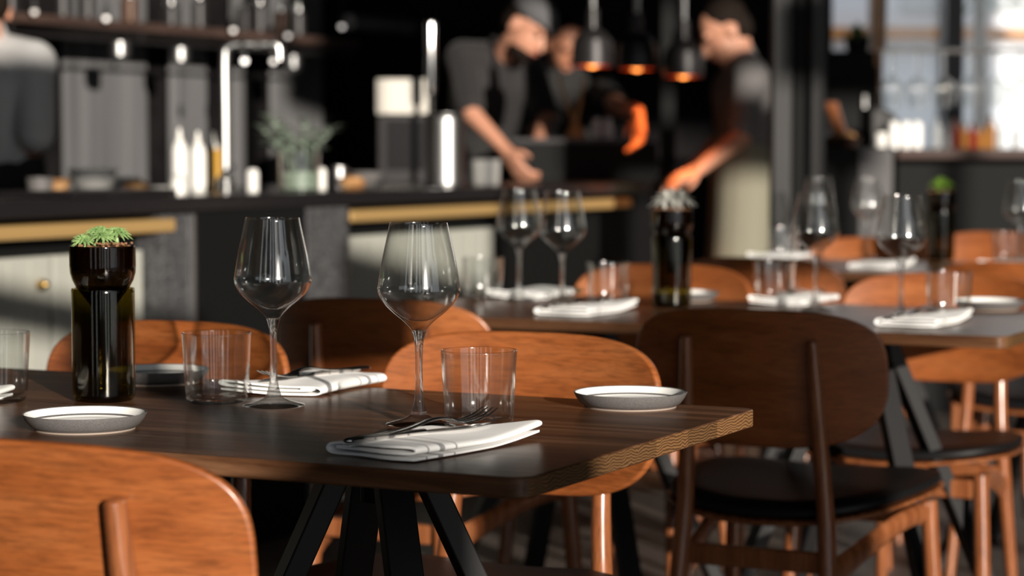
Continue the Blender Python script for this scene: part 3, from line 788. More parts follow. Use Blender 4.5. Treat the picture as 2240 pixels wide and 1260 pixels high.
def make_planter(label, loc, kind):
    t = thing('bottle_planter', label, 'planter', loc, 0, 'cut bottle planters')
    H1 = 0.139
    bm = B()
    out = [(0.0, 0.012), (0.018, 0.009), (0.030, 0.0025), (0.0335, 0.0004), (0.0362, 0.0022), (0.0383, 0.0085), (0.0386, 0.03), (0.0386, H1 - 0.0012), (0.0380, H1), (0.0372, H1), (0.0366, H1 - 0.0012)]
    inn = [(0.0366, 0.03), (0.0362, 0.011), (0.034, 0.006), (0.030, 0.0065), (0.018, 0.0125), (0.0, 0.0155)]
    lathe(bm, out + inn, 56); obj('bottle_base', bm, M['bottle_glass'], t, angle=60)
    bm = B()
    o2 = [(0.0115, 0.066), (0.0120, 0.100), (0.0150, 0.116), (0.0240, 0.129), (0.0325, 0.1400), (0.0372, 0.1490), (0.0398, 0.158), (0.0404, 0.166), (0.0404, 0.1905), (0.0399, 0.1915), (0.0391, 0.1915), (0.0386, 0.1905)]
    i2 = [(0.0386, 0.166), (0.0378, 0.158), (0.0352, 0.150), (0.0305, 0.1418), (0.0225, 0.1315), (0.0130, 0.118), (0.0100, 0.100), (0.0095, 0.066), (0.0115, 0.066)]
    lathe(bm, o2 + i2, 56); obj('bottle_top', bm, M['bottle_top'], t, angle=60)
    bm = B(); lathe(bm, [(0.0, 0.160), (0.0368, 0.160), (0.0384, 0.172), (0.0382, 0.1875), (0.02, 0.1915), (0.0, 0.1925)], 32)
    for k in range(90):
        r = 0.036 * math.sqrt(random.random()); a = random.random() * 2 * PI
        ellipsoid(bm, (r * math.cos(a), r * math.sin(a), 0.1915 + random.uniform(-0.001, 0.0035)), (0.0026 * random.uniform(0.6, 1.3), 0.0024, 0.0018), u=6, v=4)
    obj('soil', bm, M['soil'], t)
    if kind == 'green':
        for (x, y, r, l, z) in ((-0.020, -0.014, 0.0165, 6, 0.1975), (-0.026, 0.008, 0.015, 6, 0.198), (0.002, -0.016, 0.020, 7, 0.2025), (0.017, 0.004, 0.021, 7, 0.2060), (-0.006, 0.010, 0.020, 7, 0.2070)):
            bm = B(); rosette(bm, (x, y, z), r, l, 0.0030, 0.24, 0.0016, 14, -0.12)
            sweep(bm, [(x, y, 0.190), (x, y, z + 0.001)], [0.003, 0.002], n=8)
            obj('rosette', bm, M['succulent'], t)
    elif kind == 'pale':
        for (x, y, r, z) in ((-0.014, -0.010, 0.038, 0.205), (0.018, 0.0, 0.036, 0.206), (0.0, 0.014, 0.034, 0.212)):
            bm = B(); rosette(bm, (x, y, z), r, 4, 0.0062, 0.35, 0.0016)
            sweep(bm, [(x, y, 0.190), (x, y, z + 0.001)], [0.004, 0.003], n=8)
            obj('rosette', bm, M['pale_leaf'], t)
    else:
        for (x, y, r, z) in ((-0.010, -0.006, 0.034, 0.205), (0.016, 0.0, 0.030, 0.205), (0.002, 0.010, 0.032, 0.215)):
            bm = B(); rosette(bm, (x, y, z), r, 5, 0.0050, 0.15, 0.0014)
            sweep(bm, [(x, y, 0.190), (x, y, z + 0.001)], [0.004, 0.003], n=8)
            obj('rosette', bm, M['lime_leaf'], t)
    return t
make_planter('cut green bottle planter with small succulents on the nearest table', G(228, 876), 'green')
make_planter('black bottle planter with pale drooping leaves on the middle table', G(1469, 672), 'pale')
make_planter('bottle planter with lime green leaves on the back table', G(2057, 570), 'lime')

# ------------------------------------------------------------------ kitchen counter clutter
def lathe_thing(name, label, cat, loc, prof, mat, group=None, n=28, parent=None):
    bm = B(); lathe(bm, prof, n); o = obj(name, bm, mat, parent, angle=50)
    o.location = loc; return tag(o, label, cat, group)
def kz(px, n, h=0.0): return at_k(px, n, 0.94 + h)
# stacked bowls and small plates on the left
BOWLP = [(0.0, 0.0), (0.035, 0.0), (0.04, 0.004), (0.062, 0.028), (0.070, 0.045), (0.067, 0.045), (0.058, 0.028), (0.036, 0.007), (0.0, 0.006)]
lathe_thing('bowl', 'white bowl at the left of the counter clutter', 'bowl', kz(205, 0.50), BOWLP, M['porcelain'], 'white bowls on the counter')
lathe_thing('bowl', 'white bowl nested in the left white bowl on the counter', 'bowl', kz(205, 0.50, 0.021), BOWLP, M['porcelain'], 'white bowls on the counter')
lathe_thing('bowl', 'smaller white bowl right of the nested bowls on the counter', 'bowl', kz(272, 0.55), [(r * 0.72, z * 0.9) for r, z in BOWLP], M['porcelain'], 'white bowls on the counter')
o = lathe_thing('bread_roll', 'golden bread roll beside the white bowls', 'bread', kz(298, 0.42), [(0.0, 0.0), (0.03, 0.002), (0.038, 0.014), (0.03, 0.028), (0.012, 0.035), (0.0, 0.036)], M['bread'])
lathe_thing('saucer', 'white saucer right of the bread roll', 'saucer', kz(338, 0.45), [(0.0, 0.0), (0.03, 0.0), (0.045, 0.012), (0.044, 0.014), (0.03, 0.003), (0.0, 0.003)], M['porcelain'])
lathe_thing('ramekin', 'terracotta ramekin at the far left of the counter', 'ramekin', kz(120, 0.48), [(0.0, 0.0), (0.036, 0.0), (0.042, 0.04), (0.039, 0.04), (0.034, 0.005), (0.0, 0.005)], M['bread'])
lathe_thing('ramekin', 'grey ramekin left of the white bowls', 'ramekin', kz(88, 0.44), [(0.0, 0.0), (0.030, 0.0), (0.036, 0.045), (0.033, 0.045), (0.028, 0.005), (0.0, 0.005)], M['stoneware'])
bm = B(); box(bm, (0, 0, 0.008), (0.42, 0.26, 0.016)); o = obj('tray', bm, M['black_gloss'], None, smooth=False, bev=0.004); p = kz(190, 0.20); o.location = p; o.rotation_euler = (0, 0, KROT)
tag(o, 'black tray on the left counter end in front of the bowls', 'tray')
def squeeze(px, n, h, mat, lab):
    t = thing('squeeze_bottle', lab, 'bottle', kz(px, n), 0, 'squeeze bottles on the counter')
    bm = B(); lathe(bm, [(0.0, 0.0), (0.023, 0.0), (0.025, 0.004), (0.025, h * 0.62), (0.022, h * 0.70), (0.0, h * 0.70)], 24); obj('body', bm, mat, t)
    bm = B(); lathe(bm, [(0.0, h * 0.69), (0.019, h * 0.69), (0.019, h * 0.75), (0.010, h * 0.80), (0.004, h), (0.0, h)], 20); obj('nozzle', bm, M['plastic_white'], t)
squeeze(394, 0.42, 0.180, M['plastic_white'], 'tall white squeeze bottle, leftmost of three by the faucet')
squeeze(434, 0.50, 0.172, M['plastic_white'], 'white squeeze bottle in the middle of three by the faucet')
squeeze(466, 0.50, 0.172, M['yellow'], 'squeeze bottle with yellow sauce next to the faucet')
lathe_thing('shaker', 'short white shaker in front of the squeeze bottles', 'shaker', kz(390, 0.12), [(0.0, 0.0), (0.020, 0.0), (0.021, 0.04), (0.016, 0.052), (0.0, 0.055)], M['plastic_white'])
lathe_thing('shaker', 'short pale shaker between the faucet and the glass vase', 'shaker', kz(553, 0.22), [(0.0, 0.0), (0.017, 0.0), (0.018, 0.05), (0.014, 0.062), (0.0, 0.065)], M['porcelain'])
# faucet
fp = kz(494, 0.36)
ft = thing('faucet', 'tall square arched steel faucet on the kitchen counter', 'faucet', fp, 0)
zt = W(494, 98, fp.y).z - 0.94
dx = W(600, 98, fp.y).x - fp.x
bm = B(); lathe(bm, [(0.0, 0.0), (0.028, 0.0), (0.028, 0.03), (0.020, 0.045), (0.0, 0.045)], 24); obj('base', bm, M['steel'], ft)
bm = B(); sweep(bm, [(0, 0, 0.03), (0, 0, 0.2), (0, 0, zt - 0.035), (0.010, 0, zt - 0.010), (0.035, 0, zt), (dx * 0.7, 0, zt), (dx, 0, zt), (dx + 0.012, 0, zt - 0.010), (dx + 0.014, 0, zt - 0.045)], 0.0145, n=16, sub=5); obj('spout', bm, M['steel_sat'], ft)
bm = B(); sweep(bm, [(0, -0.02, 0.05), (0.03, -0.05, 0.07)], 0.007, n=10); obj('lever', bm, M['steel'], ft)
# glass vase with grey green sprigs
vp = kz(655, 0.14)
vt = thing('plant_vase', 'glass vase of grey green sprigs on the counter', 'plant', vp, 0)
bm = B(); lathe(bm, [(0.0, 0.0), (0.055, 0.0), (0.058, 0.004), (0.060, 0.115), (0.0585, 0.115), (0.056, 0.006), (0.0, 0.005)], 36); obj('vase', bm, M['glass'], vt, angle=60)
bm = B(); lathe(bm, [(0.0, 0.006), (0.055, 0.006), (0.056, 0.055), (0.0, 0.055)], 28); obj('moss', bm, M['grey_leaf'], vt)
for s in range(13):
    bm = B(); a = random.random() * 2 * PI; sp = random.uniform(0.03, 0.11); h = random.uniform(0.13, 0.22)
    tip = Vector((math.cos(a) * sp, math.sin(a) * sp, h)); b0 = Vector((math.cos(a) * 0.02, math.sin(a) * 0.02, 0.05))
    sweep(bm, [b0, (b0 + tip) / 2 + Vector((0, 0, 0.02)), tip], [0.002, 0.0015, 0.001], n=6, sub=3)
    for k in range(9):
        t_ = 0.35 + 0.65 * k / 8; p = b0.lerp(tip, t_) + Vector((0, 0, 0.02 * (1 - abs(2 * t_ - 1)))); an = k * 2.4
        leaf(bm, p, (math.cos(an), math.sin(an), 0.5), random.uniform(0.045, 0.07), 0.011, 0.0012, 0.2)
    obj('sprig', bm, M['grey_leaf'], vt)
# items between vase and steel container
lathe_thing('bowl', 'dark bowl of garnish right of the glass vase', 'bowl', kz(800, 0.45), [(r * 0.85, z) for r, z in BOWLP], M['stoneware'])
lathe_thing('bread_roll', 'brown bread roll in front of the dark garnish bowl', 'bread', kz(770, 0.25), [(0.0, 0.0), (0.035, 0.002), (0.044, 0.016), (0.034, 0.032), (0.012, 0.038), (0.0, 0.038)], M['bread'])
lathe_thing('shaker', 'white shaker right beside the glass vase', 'shaker', kz(703, 0.25), [(0.0, 0.0), (0.015, 0.0), (0.016, 0.05), (0.012, 0.062), (0.0, 0.064)], M['plastic_white'])
lathe_thing('steel_cup', 'small steel cup left of the tall steel container', 'cup', kz(742, 0.60), [(0.0, 0.0), (0.03, 0.0), (0.03, 0.06), (0.028, 0.06), (0.027, 0.004), (0.0, 0.004)], M['steel_sat'])
lathe_thing('steel_container', 'tall shiny steel container on the counter', 'container', kz(972, 0.12), [(0.0, 0.0), (0.062, 0.0), (0.064, 0.003), (0.064, 0.225), (0.067, 0.228), (0.067, 0.232), (0.062, 0.232), (0.061, 0.228), (0.061, 0.005), (0.0, 0.005)], M['steel_sat'], n=48)
lathe_thing('cup', 'white cup right of the tall steel container', 'cup', kz(1062, 0.14), [(0.0, 0.0), (0.042, 0.0), (0.046, 0.004), (0.050, 0.085), (0.047, 0.085), (0.043, 0.006), (0.0, 0.006)], M['porcelain'])
# glass fronted dark box behind (kitchen machine) and pale panel
p = at_k(888, 1.05, 0.0)
mt_ = thing('oven', 'dark glass fronted oven with pale hood, left of the first cook', 'oven', p, 0)
s_ = p.y / F_PX
bm = B(); box(bm, (0, 0, 0.46), (116 * s_, 0.30, 0.92)); obj('stand', bm, M['black_matt'], mt_, smooth=False)
z1 = W(888, 252, p.y).z
bm = B(); box(bm, (0, 0, (0.92 + z1) / 2), (112 * s_, 0.30, z1 - 0.92)); obj('body', bm, M['dark_steel'], mt_, smooth=False, bev=0.004)
bm = B(); box(bm, (0.01, -0.153, (0.96 + z1) / 2), (84 * s_, 0.006, z1 - 1.0)); obj('door', bm, M['black_gloss'], mt_, smooth=False)
z2 = W(888, 176, p.y).z
bm = B(); box(bm, (0, -0.01, (z1 + z2) / 2 + 0.001), (116 * s_, 0.34, z2 - z1)); o = obj('hood', bm, pbsdf('pale_steel_hood', (0.62, 0.59, 0.53), 0.45), mt_, smooth=False, bev=0.006)

# pass: black box on the counter, wooden utensils, jars
p = at_k(1278, 0.30, 0.94)
bx = thing('pass_shelf', 'black box shelf of the pass in front of the cooks', 'shelf', p, KROT * 0.0)
wbx = 312 * p.y / F_PX; zb = W(1278, 303, p.y).z - 0.94
bm = B(); box(bm, (0, 0, zb / 2), (wbx, 0.22, zb)); obj('body', bm, M['black_matt'], bx, smooth=False, bev=0.004)
bm = B(); box(bm, (0, -0.115, zb - 0.008), (wbx + 0.01, 0.012, 0.016)); obj('lip', bm, M['dark_steel'], bx, smooth=False)
pz = 0.94 + zb
q = Vector((W(1258, 303, p.y).x, p.y, pz))
ut = thing('mortar', 'pale wooden mortar with two long wooden pestle sticks on the black pass', 'mortar', q)
bm = B(); lathe(bm, [(0.0, 0.0), (0.040, 0.0), (0.038, 0.012), (0.022, 0.045), (0.018, 0.055), (0.012, 0.05), (0.0, 0.045)], 24); obj('body', bm, M['wood_light'], ut)
for x, w_ in ((-0.062, 0.007), (0.035, 0.006)):
    bm = B(); sweep(bm, [(0, 0, 0.045), (x * 0.6, 0, 0.15), (x, 0, 0.235)], [0.007, 0.006, w_], n=10, sub=3); obj('stick', bm, M['wood_light'], ut)
for px, m_, lab in ((1209, 'dark_steel', 'dark pepper mill left of the wooden mortar'), (1305, 'clear_bottle', 'clear jar right of the wooden mortar'), (1330, 'clear_bottle', 'clear jar further right of the wooden mortar')):
    lathe_thing('jar' if 'jar' in lab else 'pepper_mill', lab + ' on the pass', 'jar' if 'jar' in lab else 'mill', (W(px, 303, p.y).x, p.y + 0.03, pz), [(0.0, 0.0), (0.018, 0.0), (0.019, 0.045), (0.013, 0.060), (0.015, 0.075), (0.0, 0.078)], M[m_], n=20)
lathe_thing('cup', 'small dark cup under the first cook\'s forearm', 'cup', kz(1046, 0.45), [(0.0, 0.0), (0.03, 0.0), (0.034, 0.07), (0.031, 0.07), (0.027, 0.004), (0.0, 0.004)], M['stoneware'])
lathe_thing('bowl', 'pale bowl under the hands of the cook on the right', 'bowl', kz(1432 - 22, 0.22), BOWLP, M['porcelain'])

# heat lamps over the pass
def heat_lamp(px, rim_y, Y, lab, watt, r=0.072):
    c = W(px, rim_y, Y)
    t = thing('heat_lamp', lab, 'lamp', (c.x, c.y, c.z), 0, 'pendant heat lamps over the pass')
    bm = B(); lathe(bm, [(r, 0.0), (r, 0.055), (r * 0.92, 0.09), (r * 0.60, 0.118), (0.022, 0.130), (0.018, 0.20), (0.0, 0.20)], 32); obj('shade', bm, M['dark_steel'], t)
    bm = B(); lathe(bm, [(r * 0.965, 0.001), (r * 0.965, 0.052), (r * 0.88, 0.086), (r * 0.55, 0.112), (0.0, 0.118)], 32); obj('reflector', bm, M['copper'], t)
    bm = B(); ellipsoid(bm, (0, 0, 0.035), (0.032, 0.032, 0.042)); obj('bulb', bm, M['bulb'], t)
    bm = B(); sweep(bm, [(0, 0, 0.19), (0, 0, HC - c.z)], 0.008, n=8); obj('rod', bm, M['steel_sat'], t)
    ld = bpy.data.lights.new('heat_lamp_light', 'SPOT'); ld.energy = watt; ld.color = (1.0, 0.36, 0.10); ld.spot_size = 1.25; ld.shadow_soft_size = 0.03; ld.spot_blend = 0.6
    lo = bpy.data.objects.new('heat_lamp_light', ld); COL.objects.link(lo); lo.parent = t; lo.location = (0, 0, -0.012)
heat_lamp(1296, 145, 7.75, 'black heat lamp nearest the second cook\'s face', 12)
heat_lamp(1393, 152, 8.05, 'black heat lamp above the glowing hand', 16)
heat_lamp(1495, 168, 7.95, 'black heat lamp just left of the cook on the right', 5)
bm = B(); a = W(1462, 0, 8.6); box(bm, (a.x, 8.6, HC / 2), (0.055, 0.055, HC + 0.01)); struct('trim_5', bm, M['black_matt'], smooth=False)

# bright vertical steel tube left of the first cook
p = at_k(943, 0.80, 0.0); za, zb_ = W(943, 190, p.y).z, W(943, 52, p.y).z
tt = thing('steel_dispenser', 'shiny upright steel tube beside the first cook', 'dispenser', (p.x, p.y, 0))
bm = B(); sweep(bm, [(0, 0, 0.0), (0, 0, za - 0.01)], 0.012, n=12); obj('stand', bm, M['black_metal'], tt)
bm = B(); sweep(bm, [(0, 0, za - 0.02), (0, 0, zb_)], 0.020, n=20, round_ends=True); obj('tube', bm, M['steel'], tt)

# back wall: steel sheets, shelf, hanging pots
def kthing(o, t, n, z): p = K(t, n, z); o.location = p; o.rotation_euler = (0, 0, KROT); return o
def tk(px, n):
    k = (px - 1120) / F_PX; bx_, by_ = K0.x + KN.x * n, K0.y + KN.y * n
    return (k * by_ - bx_) / (KD.x - k * KD.y)
for i, (pa, pb) in enumerate(((140, 205), (205, 262), (262, 322), (372, 452), (508, 535), (592, 650), (650, 705), (790, 868))):
    ta, tb = tk(pa, NB - 0.03), tk(pb, NB - 0.03)
    bm = B(); box(bm, (0, 0, 0), (tb - ta - 0.008, 0.02, 1.9)); o = obj('wall_panel', bm, M['panel'], None, smooth=False, bev=0.004)
    kthing(o, (ta + tb) / 2, NB - 0.03, 1.25)
    o['kind'] = 'structure'; o.name = 'trim_%d' % (6 + i)
NS = 2.08
ta, tb = tk(-60, NS), tk(720, NS)
zs = W(300, 66, K(tk(300, NS), NS, 0).y).z
sh = thing('wall_shelf', 'long dark overhead shelf across the open kitchen', 'shelf', K((ta + tb) / 2, NS, zs), KROT)
bm = B(); box(bm, (0, 0, 0), (tb - ta, 0.34, 0.035)); obj('board', bm, M['shelf_wood'], sh, smooth=False, bev=0.003)
bm = B(); sweep(bm, [((ta - tb) / 2, -0.15, -0.055), ((tb - ta) / 2, -0.15, -0.055)], 0.008, n=8, side=(0, 1, 0)); obj('hook_rail', bm, M['dark_steel'], sh)
for f in (-0.48, -0.16, 0.16, 0.48):
    bm = B(); sweep(bm, [((tb - ta) * f, 0.1, 0.0), ((tb - ta) * f, 0.1, HC - zs)], 0.010, n=8); obj('hanger_rod', bm, M['dark_steel'], sh)
    bm = B(); sweep(bm, [((tb - ta) * f, -0.15, -0.055), ((tb - ta) * f, -0.15, 0.0)], 0.006, n=8); obj('rail_bracket', bm, M['dark_steel'], sh)
tbd, ted = tk(765, NS), tk(915, NS)
bm = B(); zd = W(840, 55, K(tk(840, NS), NS, 0).y).z
sweep(bm, [((tbd - ted) / 2, 0, 0), ((ted - tbd) / 2, 0, 0)], 0.035, n=20, side=(0, 1, 0)); o = obj('extractor_duct', bm, M['panel'], None)
kthing(o, (tbd + ted) / 2, NS, zd); tag(o, 'dark round duct at the right end of the overhead shelf', 'duct')
# glossy globes: little steel spice tins on the shelf, and pots hanging under it
SP = [(30, 'leftmost'), (142, 'second'), (196, 'third'), (288, 'fourth'), (378, 'fifth'), (440, 'sixth'), (536, 'seventh'), (571, 'eighth'), (617, 'ninth'), (655, 'tenth')]
for i, (px, w_) in enumerate(SP):
    p = at_k(px, NS - 0.10, zs + 0.0178)
    m_ = M['steel'] if i % 3 else M['amber']
    t = thing('spice_jar', ('leftmost small jar on the overhead shelf' if i == 0 else '%s small jar from the left on the overhead shelf' % w_), 'jar', p, 0, 'jars on the overhead shelf')
    h = random.uniform(0.07, 0.11)
    bm = B(); lathe(bm, [(0.0, 0.0), (0.03, 0.0), (0.032, 0.005), (0.032, h), (0.024, h + 0.012), (0.0, h + 0.012)], 20); obj('body', bm, M['dark_amber'] if i in (3, 8) else M['dark_steel'], t)
    bm = B(); lathe(bm, [(0.0, h + 0.0125), (0.025, h + 0.0125), (0.025, h + 0.03), (0.0, h + 0.034)], 20); ellipsoid(bm, (0, 0, h + 0.042), (0.014, 0.014, 0.014)); obj('lid', bm, M['steel'], t)
for px, py, w_ in ((265, 110, 'left'), (397, 122, 'middle'), (642, 138, 'right')):
    p = at_k(px, NS - 0.15, 0); zc = W(px, py, p.y).z
    t = thing('hanging_pot', '%s steel pot hanging under the overhead shelf' % w_, 'pot', (p.x, p.y, zc), KROT, 'steel pots hanging under the shelf')
    bm = B(); lathe(bm, [(0.0, -0.04), (0.030, -0.038), (0.038, -0.02), (0.040, 0.03), (0.038, 0.03), (0.034, -0.02), (0.0, -0.034)], 28); obj('body', bm, M['steel_sat'], t)
    zr = zs - 0.063 - zc
    bm = B(); sweep(bm, [(0.038, 0, 0.025), (0.02, 0, 0.05), (0, 0, zr - 0.008), (0, 0, zr)], 0.004, n=8, sub=3); obj('handle', bm, M['steel'], t)
for i, (px, py, es) in enumerate(((232, 40, 1.3), (75, 26, 0.4), (510, 66, 0.9), (630, 78, 1.1), (748, 58, 1.2), (535, 133, 4.0), (598, 134, 1.4))):
    p = at_k(px, NS - 0.20 if i < 5 else NS - 0.55, 0); c = W(px, py, p.y)
    t = thing('kitchen_spotlight', ['small spotlight under the shelf, above the left hanging pot', 'small dim spotlight at the far left of the shelf', 'small spotlight right above the faucet arch', 'small spotlight above the right hanging pot', 'small spotlight by the duct', 'bright bare spotlight inside the faucet arch', 'bare spotlight at the end of the faucet arch'][i], 'spotlight', c, 0, 'small kitchen spotlights')
    bm = B(); ellipsoid(bm, (0, 0, 0), (0.011, 0.011, 0.011)); obj('bulb', bm, pbsdf('white_bulb_glow', (1, 0.95, 0.9), 0.5, emit=(1.0, 0.93, 0.87), estr=es), t)
    bm = B(); sweep(bm, [(0, 0, 0.006), (0, 0, 0.05)], [0.013, 0.009], n=12); sweep(bm, [(0, 0, 0.05), (0, 0, HC - c.z)], 0.003, n=6); obj('holder', bm, M['black_metal'], t)

# ------------------------------------------------------------------ bar on the right and what is beyond
YBAR = 8.9
zb1 = W(2000, 325, YBAR).z
xa, xb = W(1962, 0, YBAR).x, 4.6
br = thing('bar_counter', 'red brown wooden bar counter on the right in front of the window', 'bar', ((xa + xb) / 2, YBAR + 0.25, 0))
bm = B(); box(bm, (0, 0, zb1 - 0.02), (xb - xa, 0.60, 0.04)); obj('bar_top', bm, M['bar_wood'], br, smooth=False, bev=0.004)
bm = B(); box(bm, (0, 0.05, (zb1 - 0.04) / 2), (xb - xa - 0.04, 0.48, zb1 - 0.04)); obj('bar_front', bm, M['black_matt'], br, smooth=False)
xa2, xb2 = W(1806, 0, YBAR - 0.6).x, W(1958, 0, YBAR - 0.6).x
cb = thing('side_cabinet', 'black side cabinet with grey right half beside the steel post', 'cabinet', ((xa2 + xb2) / 2, YBAR - 0.4, 0))
zc1 = W(1880, 322, YBAR - 0.6).z
bm = B(); box(bm, (-(xb2 - xa2) / 4, 0, zc1 / 2), ((xb2 - xa2) / 2, 0.4, zc1)); obj('body', bm, M['black_matt'], cb, smooth=False, bev=0.003)
bm = B(); box(bm, ((xb2 - xa2) / 4, 0, zc1 / 2), ((xb2 - xa2) / 2, 0.4, zc1)); obj('grey_door', bm, M['dark_steel'], cb, smooth=False, bev=0.003)
# driftwood decoration on the cabinet
dp = Vector((W(1838, 0, YBAR - 0.4).x, YBAR - 0.4, zc1))
dt = thing('bread_basket', 'basket of orange brown loaves and sticks on the black side cabinet', 'basket', dp)
bm = B(); lathe(bm, [(0.0, 0.0), (0.06, 0.0), (0.085, 0.04), (0.08, 0.04), (0.055, 0.006), (0.0, 0.006)], 28); obj('basket', bm, M['bar_wood'], dt)
for k in range(3):
    bm = B(); ellipsoid(bm, ((-0.04, 0.03, 0.0)[k], (0.0, 0.02, -0.03)[k], 0.035), (0.04, 0.03, 0.026)); obj('loaf', bm, M['bread'] if k else M['porcelain'], dt)
for k in range(4):
    bm = B(); sweep(bm, [(0.02 * k - 0.02, 0, 0.02), (0.01 * k - 0.02, 0.01, 0.09), (0.012 * k - 0.05, 0.01, 0.17)], 0.008, n=8, sub=2); obj('stick', bm, M['chair_frame'], dt)
# dark tall unit behind the cabinet
xa3, xb3 = W(1808, 0, 10.2).x, W(1912, 0, 10.2).x
zt3 = W(1860, 112, 10.2).z
tu = thing('tall_unit', 'tall dark cupboard left of the bright window', 'cupboard', ((xa3 + xb3) / 2, 10.35, 0))
bm = B(); box(bm, (0, 0, zt3 / 2), (xb3 - xa3, 0.4, zt3)); obj('body', bm, M['black_matt'], tu, smooth=False, bev=0.004)
bm = B(); sweep(bm, [(0.06, -0.21, zt3 - 0.5), (0.06, -0.21, zt3 - 0.2)], 0.012, n=10); obj('handle', bm, M['steel_sat'], tu)
pt = thing('potted_plant', 'small dark green plant on top of the tall dark cupboard', 'plant', ((xa3 + xb3) / 2 + 0.05, 10.3, zt3))
bm = B(); lathe(bm, [(0.0, 0.0), (0.05, 0.0), (0.06, 0.07), (0.055, 0.07), (0.0, 0.06)], 20); obj('pot', bm, M['black_matt'], pt)
bm = B(); rosette(bm, (0, 0, 0.065), 0.11, 4, 0.012, 0.3, 0.002); obj('foliage', bm, M['leaf'], pt)

def bar_bottle(px, h, r, mat, lab, dy=0.1):
    p = (W(px, 0, YBAR + dy).x, YBAR + dy, zb1)
    t = thing('bottle', lab, 'bottle', p, 0, 'bottles on the bar')
    bm = B(); lathe(bm, [(0.0, 0.0), (r, 0.0), (r, h * 0.62), (r * 0.8, h * 0.70), (r * 0.36, h * 0.78), (r * 0.34, h * 0.97), (0.0, h * 0.97)], 20); obj('body', bm, mat, t)
    bm = B(); lathe(bm, [(0.0, h * 0.971), (r * 0.40, h * 0.971), (r * 0.40, h * 1.03), (0.0, h * 1.03)], 16); obj('cap', bm, M['black_matt'], t)
def white_jar(px, lab):
    lathe_thing('porcelain_jar', lab, 'jar', (W(px, 0, YBAR + 0.08).x, YBAR + 0.08, zb1), [(0.0, 0.0), (0.018, 0.0), (0.020, 0.006), (0.020, 0.095), (0.014, 0.108), (0.0, 0.110)], M['glaze'], 'bright white jars on the bar', 20)
white_jar(1958, 'leftmost of three bright white jars on the bar'); white_jar(1984, 'middle one of three bright white jars on the bar'); white_jar(2009, 'rightmost of three bright white jars on the bar')
lathe_thing('cup', 'small pale cup left of the three white jars', 'cup', (W(1930, 0, YBAR - 0.35).x, YBAR - 0.35, zc1), [(0.0, 0.0), (0.022, 0.0), (0.026, 0.055), (0.024, 0.055), (0.02, 0.004), (0.0, 0.004)], M['porcelain'])
for px, h, m_, lab in ((2053, 0.13, 'clear_bottle', 'pale clear bottle in front of the dark window post'), (2094, 0.12, 'red_glass', 'dark red bottle right of the dark window post'), (2112, 0.10, 'amber', 'short amber bottle right of the dark red one'),
                       (2130, 0.10, 'red_glass', 'short red bottle in the middle of the bar'), (2150, 0.09, 'amber', 'short amber bottle right of the short red one'), (2170, 0.13, 'amber', 'taller amber bottle before the second pane'),
                       (2193, 0.11, 'clear_bottle', 'clear bottle near the right end of the bar'), (2228, 0.10, 'clear_bottle', 'clear bottle at the very right of the bar')):
    bar_bottle(px, h, 0.019, M[m_], lab)
# espresso machine silhouette in front of the window
ep = Vector((W(1940, 0, YBAR + 0.45).x, YBAR + 0.38, zb1))
em = thing('coffee_machine', 'dark rounded coffee machine at the left end of the bar', 'machine', ep)
bm = B(); prof = [(-0.10, 0.0), (0.07, 0.0), (0.07, 0.05), (0.035, 0.10), (0.0, 0.15), (-0.05, 0.17), (-0.10, 0.17)]
va = [bm.verts.new((x, -0.12, z)) for x, z in prof]; vb = [bm.verts.new((x, 0.12, z)) for x, z in prof]
for k in range(len(prof)): bm.faces.new((va[k], va[(k + 1) % len(prof)], vb[(k + 1) % len(prof)], vb[k]))
bm.faces.new(va); bm.faces.new(vb[::-1]); obj('body', bm, M['dark_steel'], em, smooth=False, bev=0.02, seg=3)
bm = B(); sweep(bm, [(-0.02, -0.12, 0.09), (-0.02, -0.20, 0.085)], 0.012, n=10); obj('handle', bm, M['black_matt'], em)
# stools / low shelf things under the bar: lit bottles on the lower back shelf
# hanging glass rack over the bar
YR = 8.7
zr = W(2080, 112, YR).z
xl, xr_ = W(1925, 0, YR).x, W(1925, 0, YR).x + 0.80
rk = thing('glass_rack', 'hanging steel rack of upside down glasses across the window', 'rack', ((xl + xr_) / 2, YR, zr))
bm = B()
for y in (-0.03, 0.03): sweep(bm, [((xl - xr_) / 2, y, 0), ((xr_ - xl) / 2, y, 0)], 0.006, n=8, side=(0, 1, 0))
obj('rail', bm, M['steel_sat'], rk)
for x in ((xl - xr_) / 2 + 0.02, (xr_ - xl) / 2 - 0.02):
    bm = B(); sweep(bm, [(x, 0, 0), (x, 0, HC - zr)], 0.006, n=8); box(bm, (x, 0, 0), (0.012, 0.07, 0.008)); obj('rack_rod', bm, M['dark_steel'], rk)
names = ['first', 'second', 'third', 'fourth', 'fifth', 'sixth', 'seventh', 'eighth']
for k in range(8):
    x = xl + 0.05 + 0.10 * k
    wine_glass((x, YR, zr + 0.0125), '%s upside down glass from the left in the hanging rack' % names[k], Euler((PI, 0, 0)), 'glasses hanging in the rack')

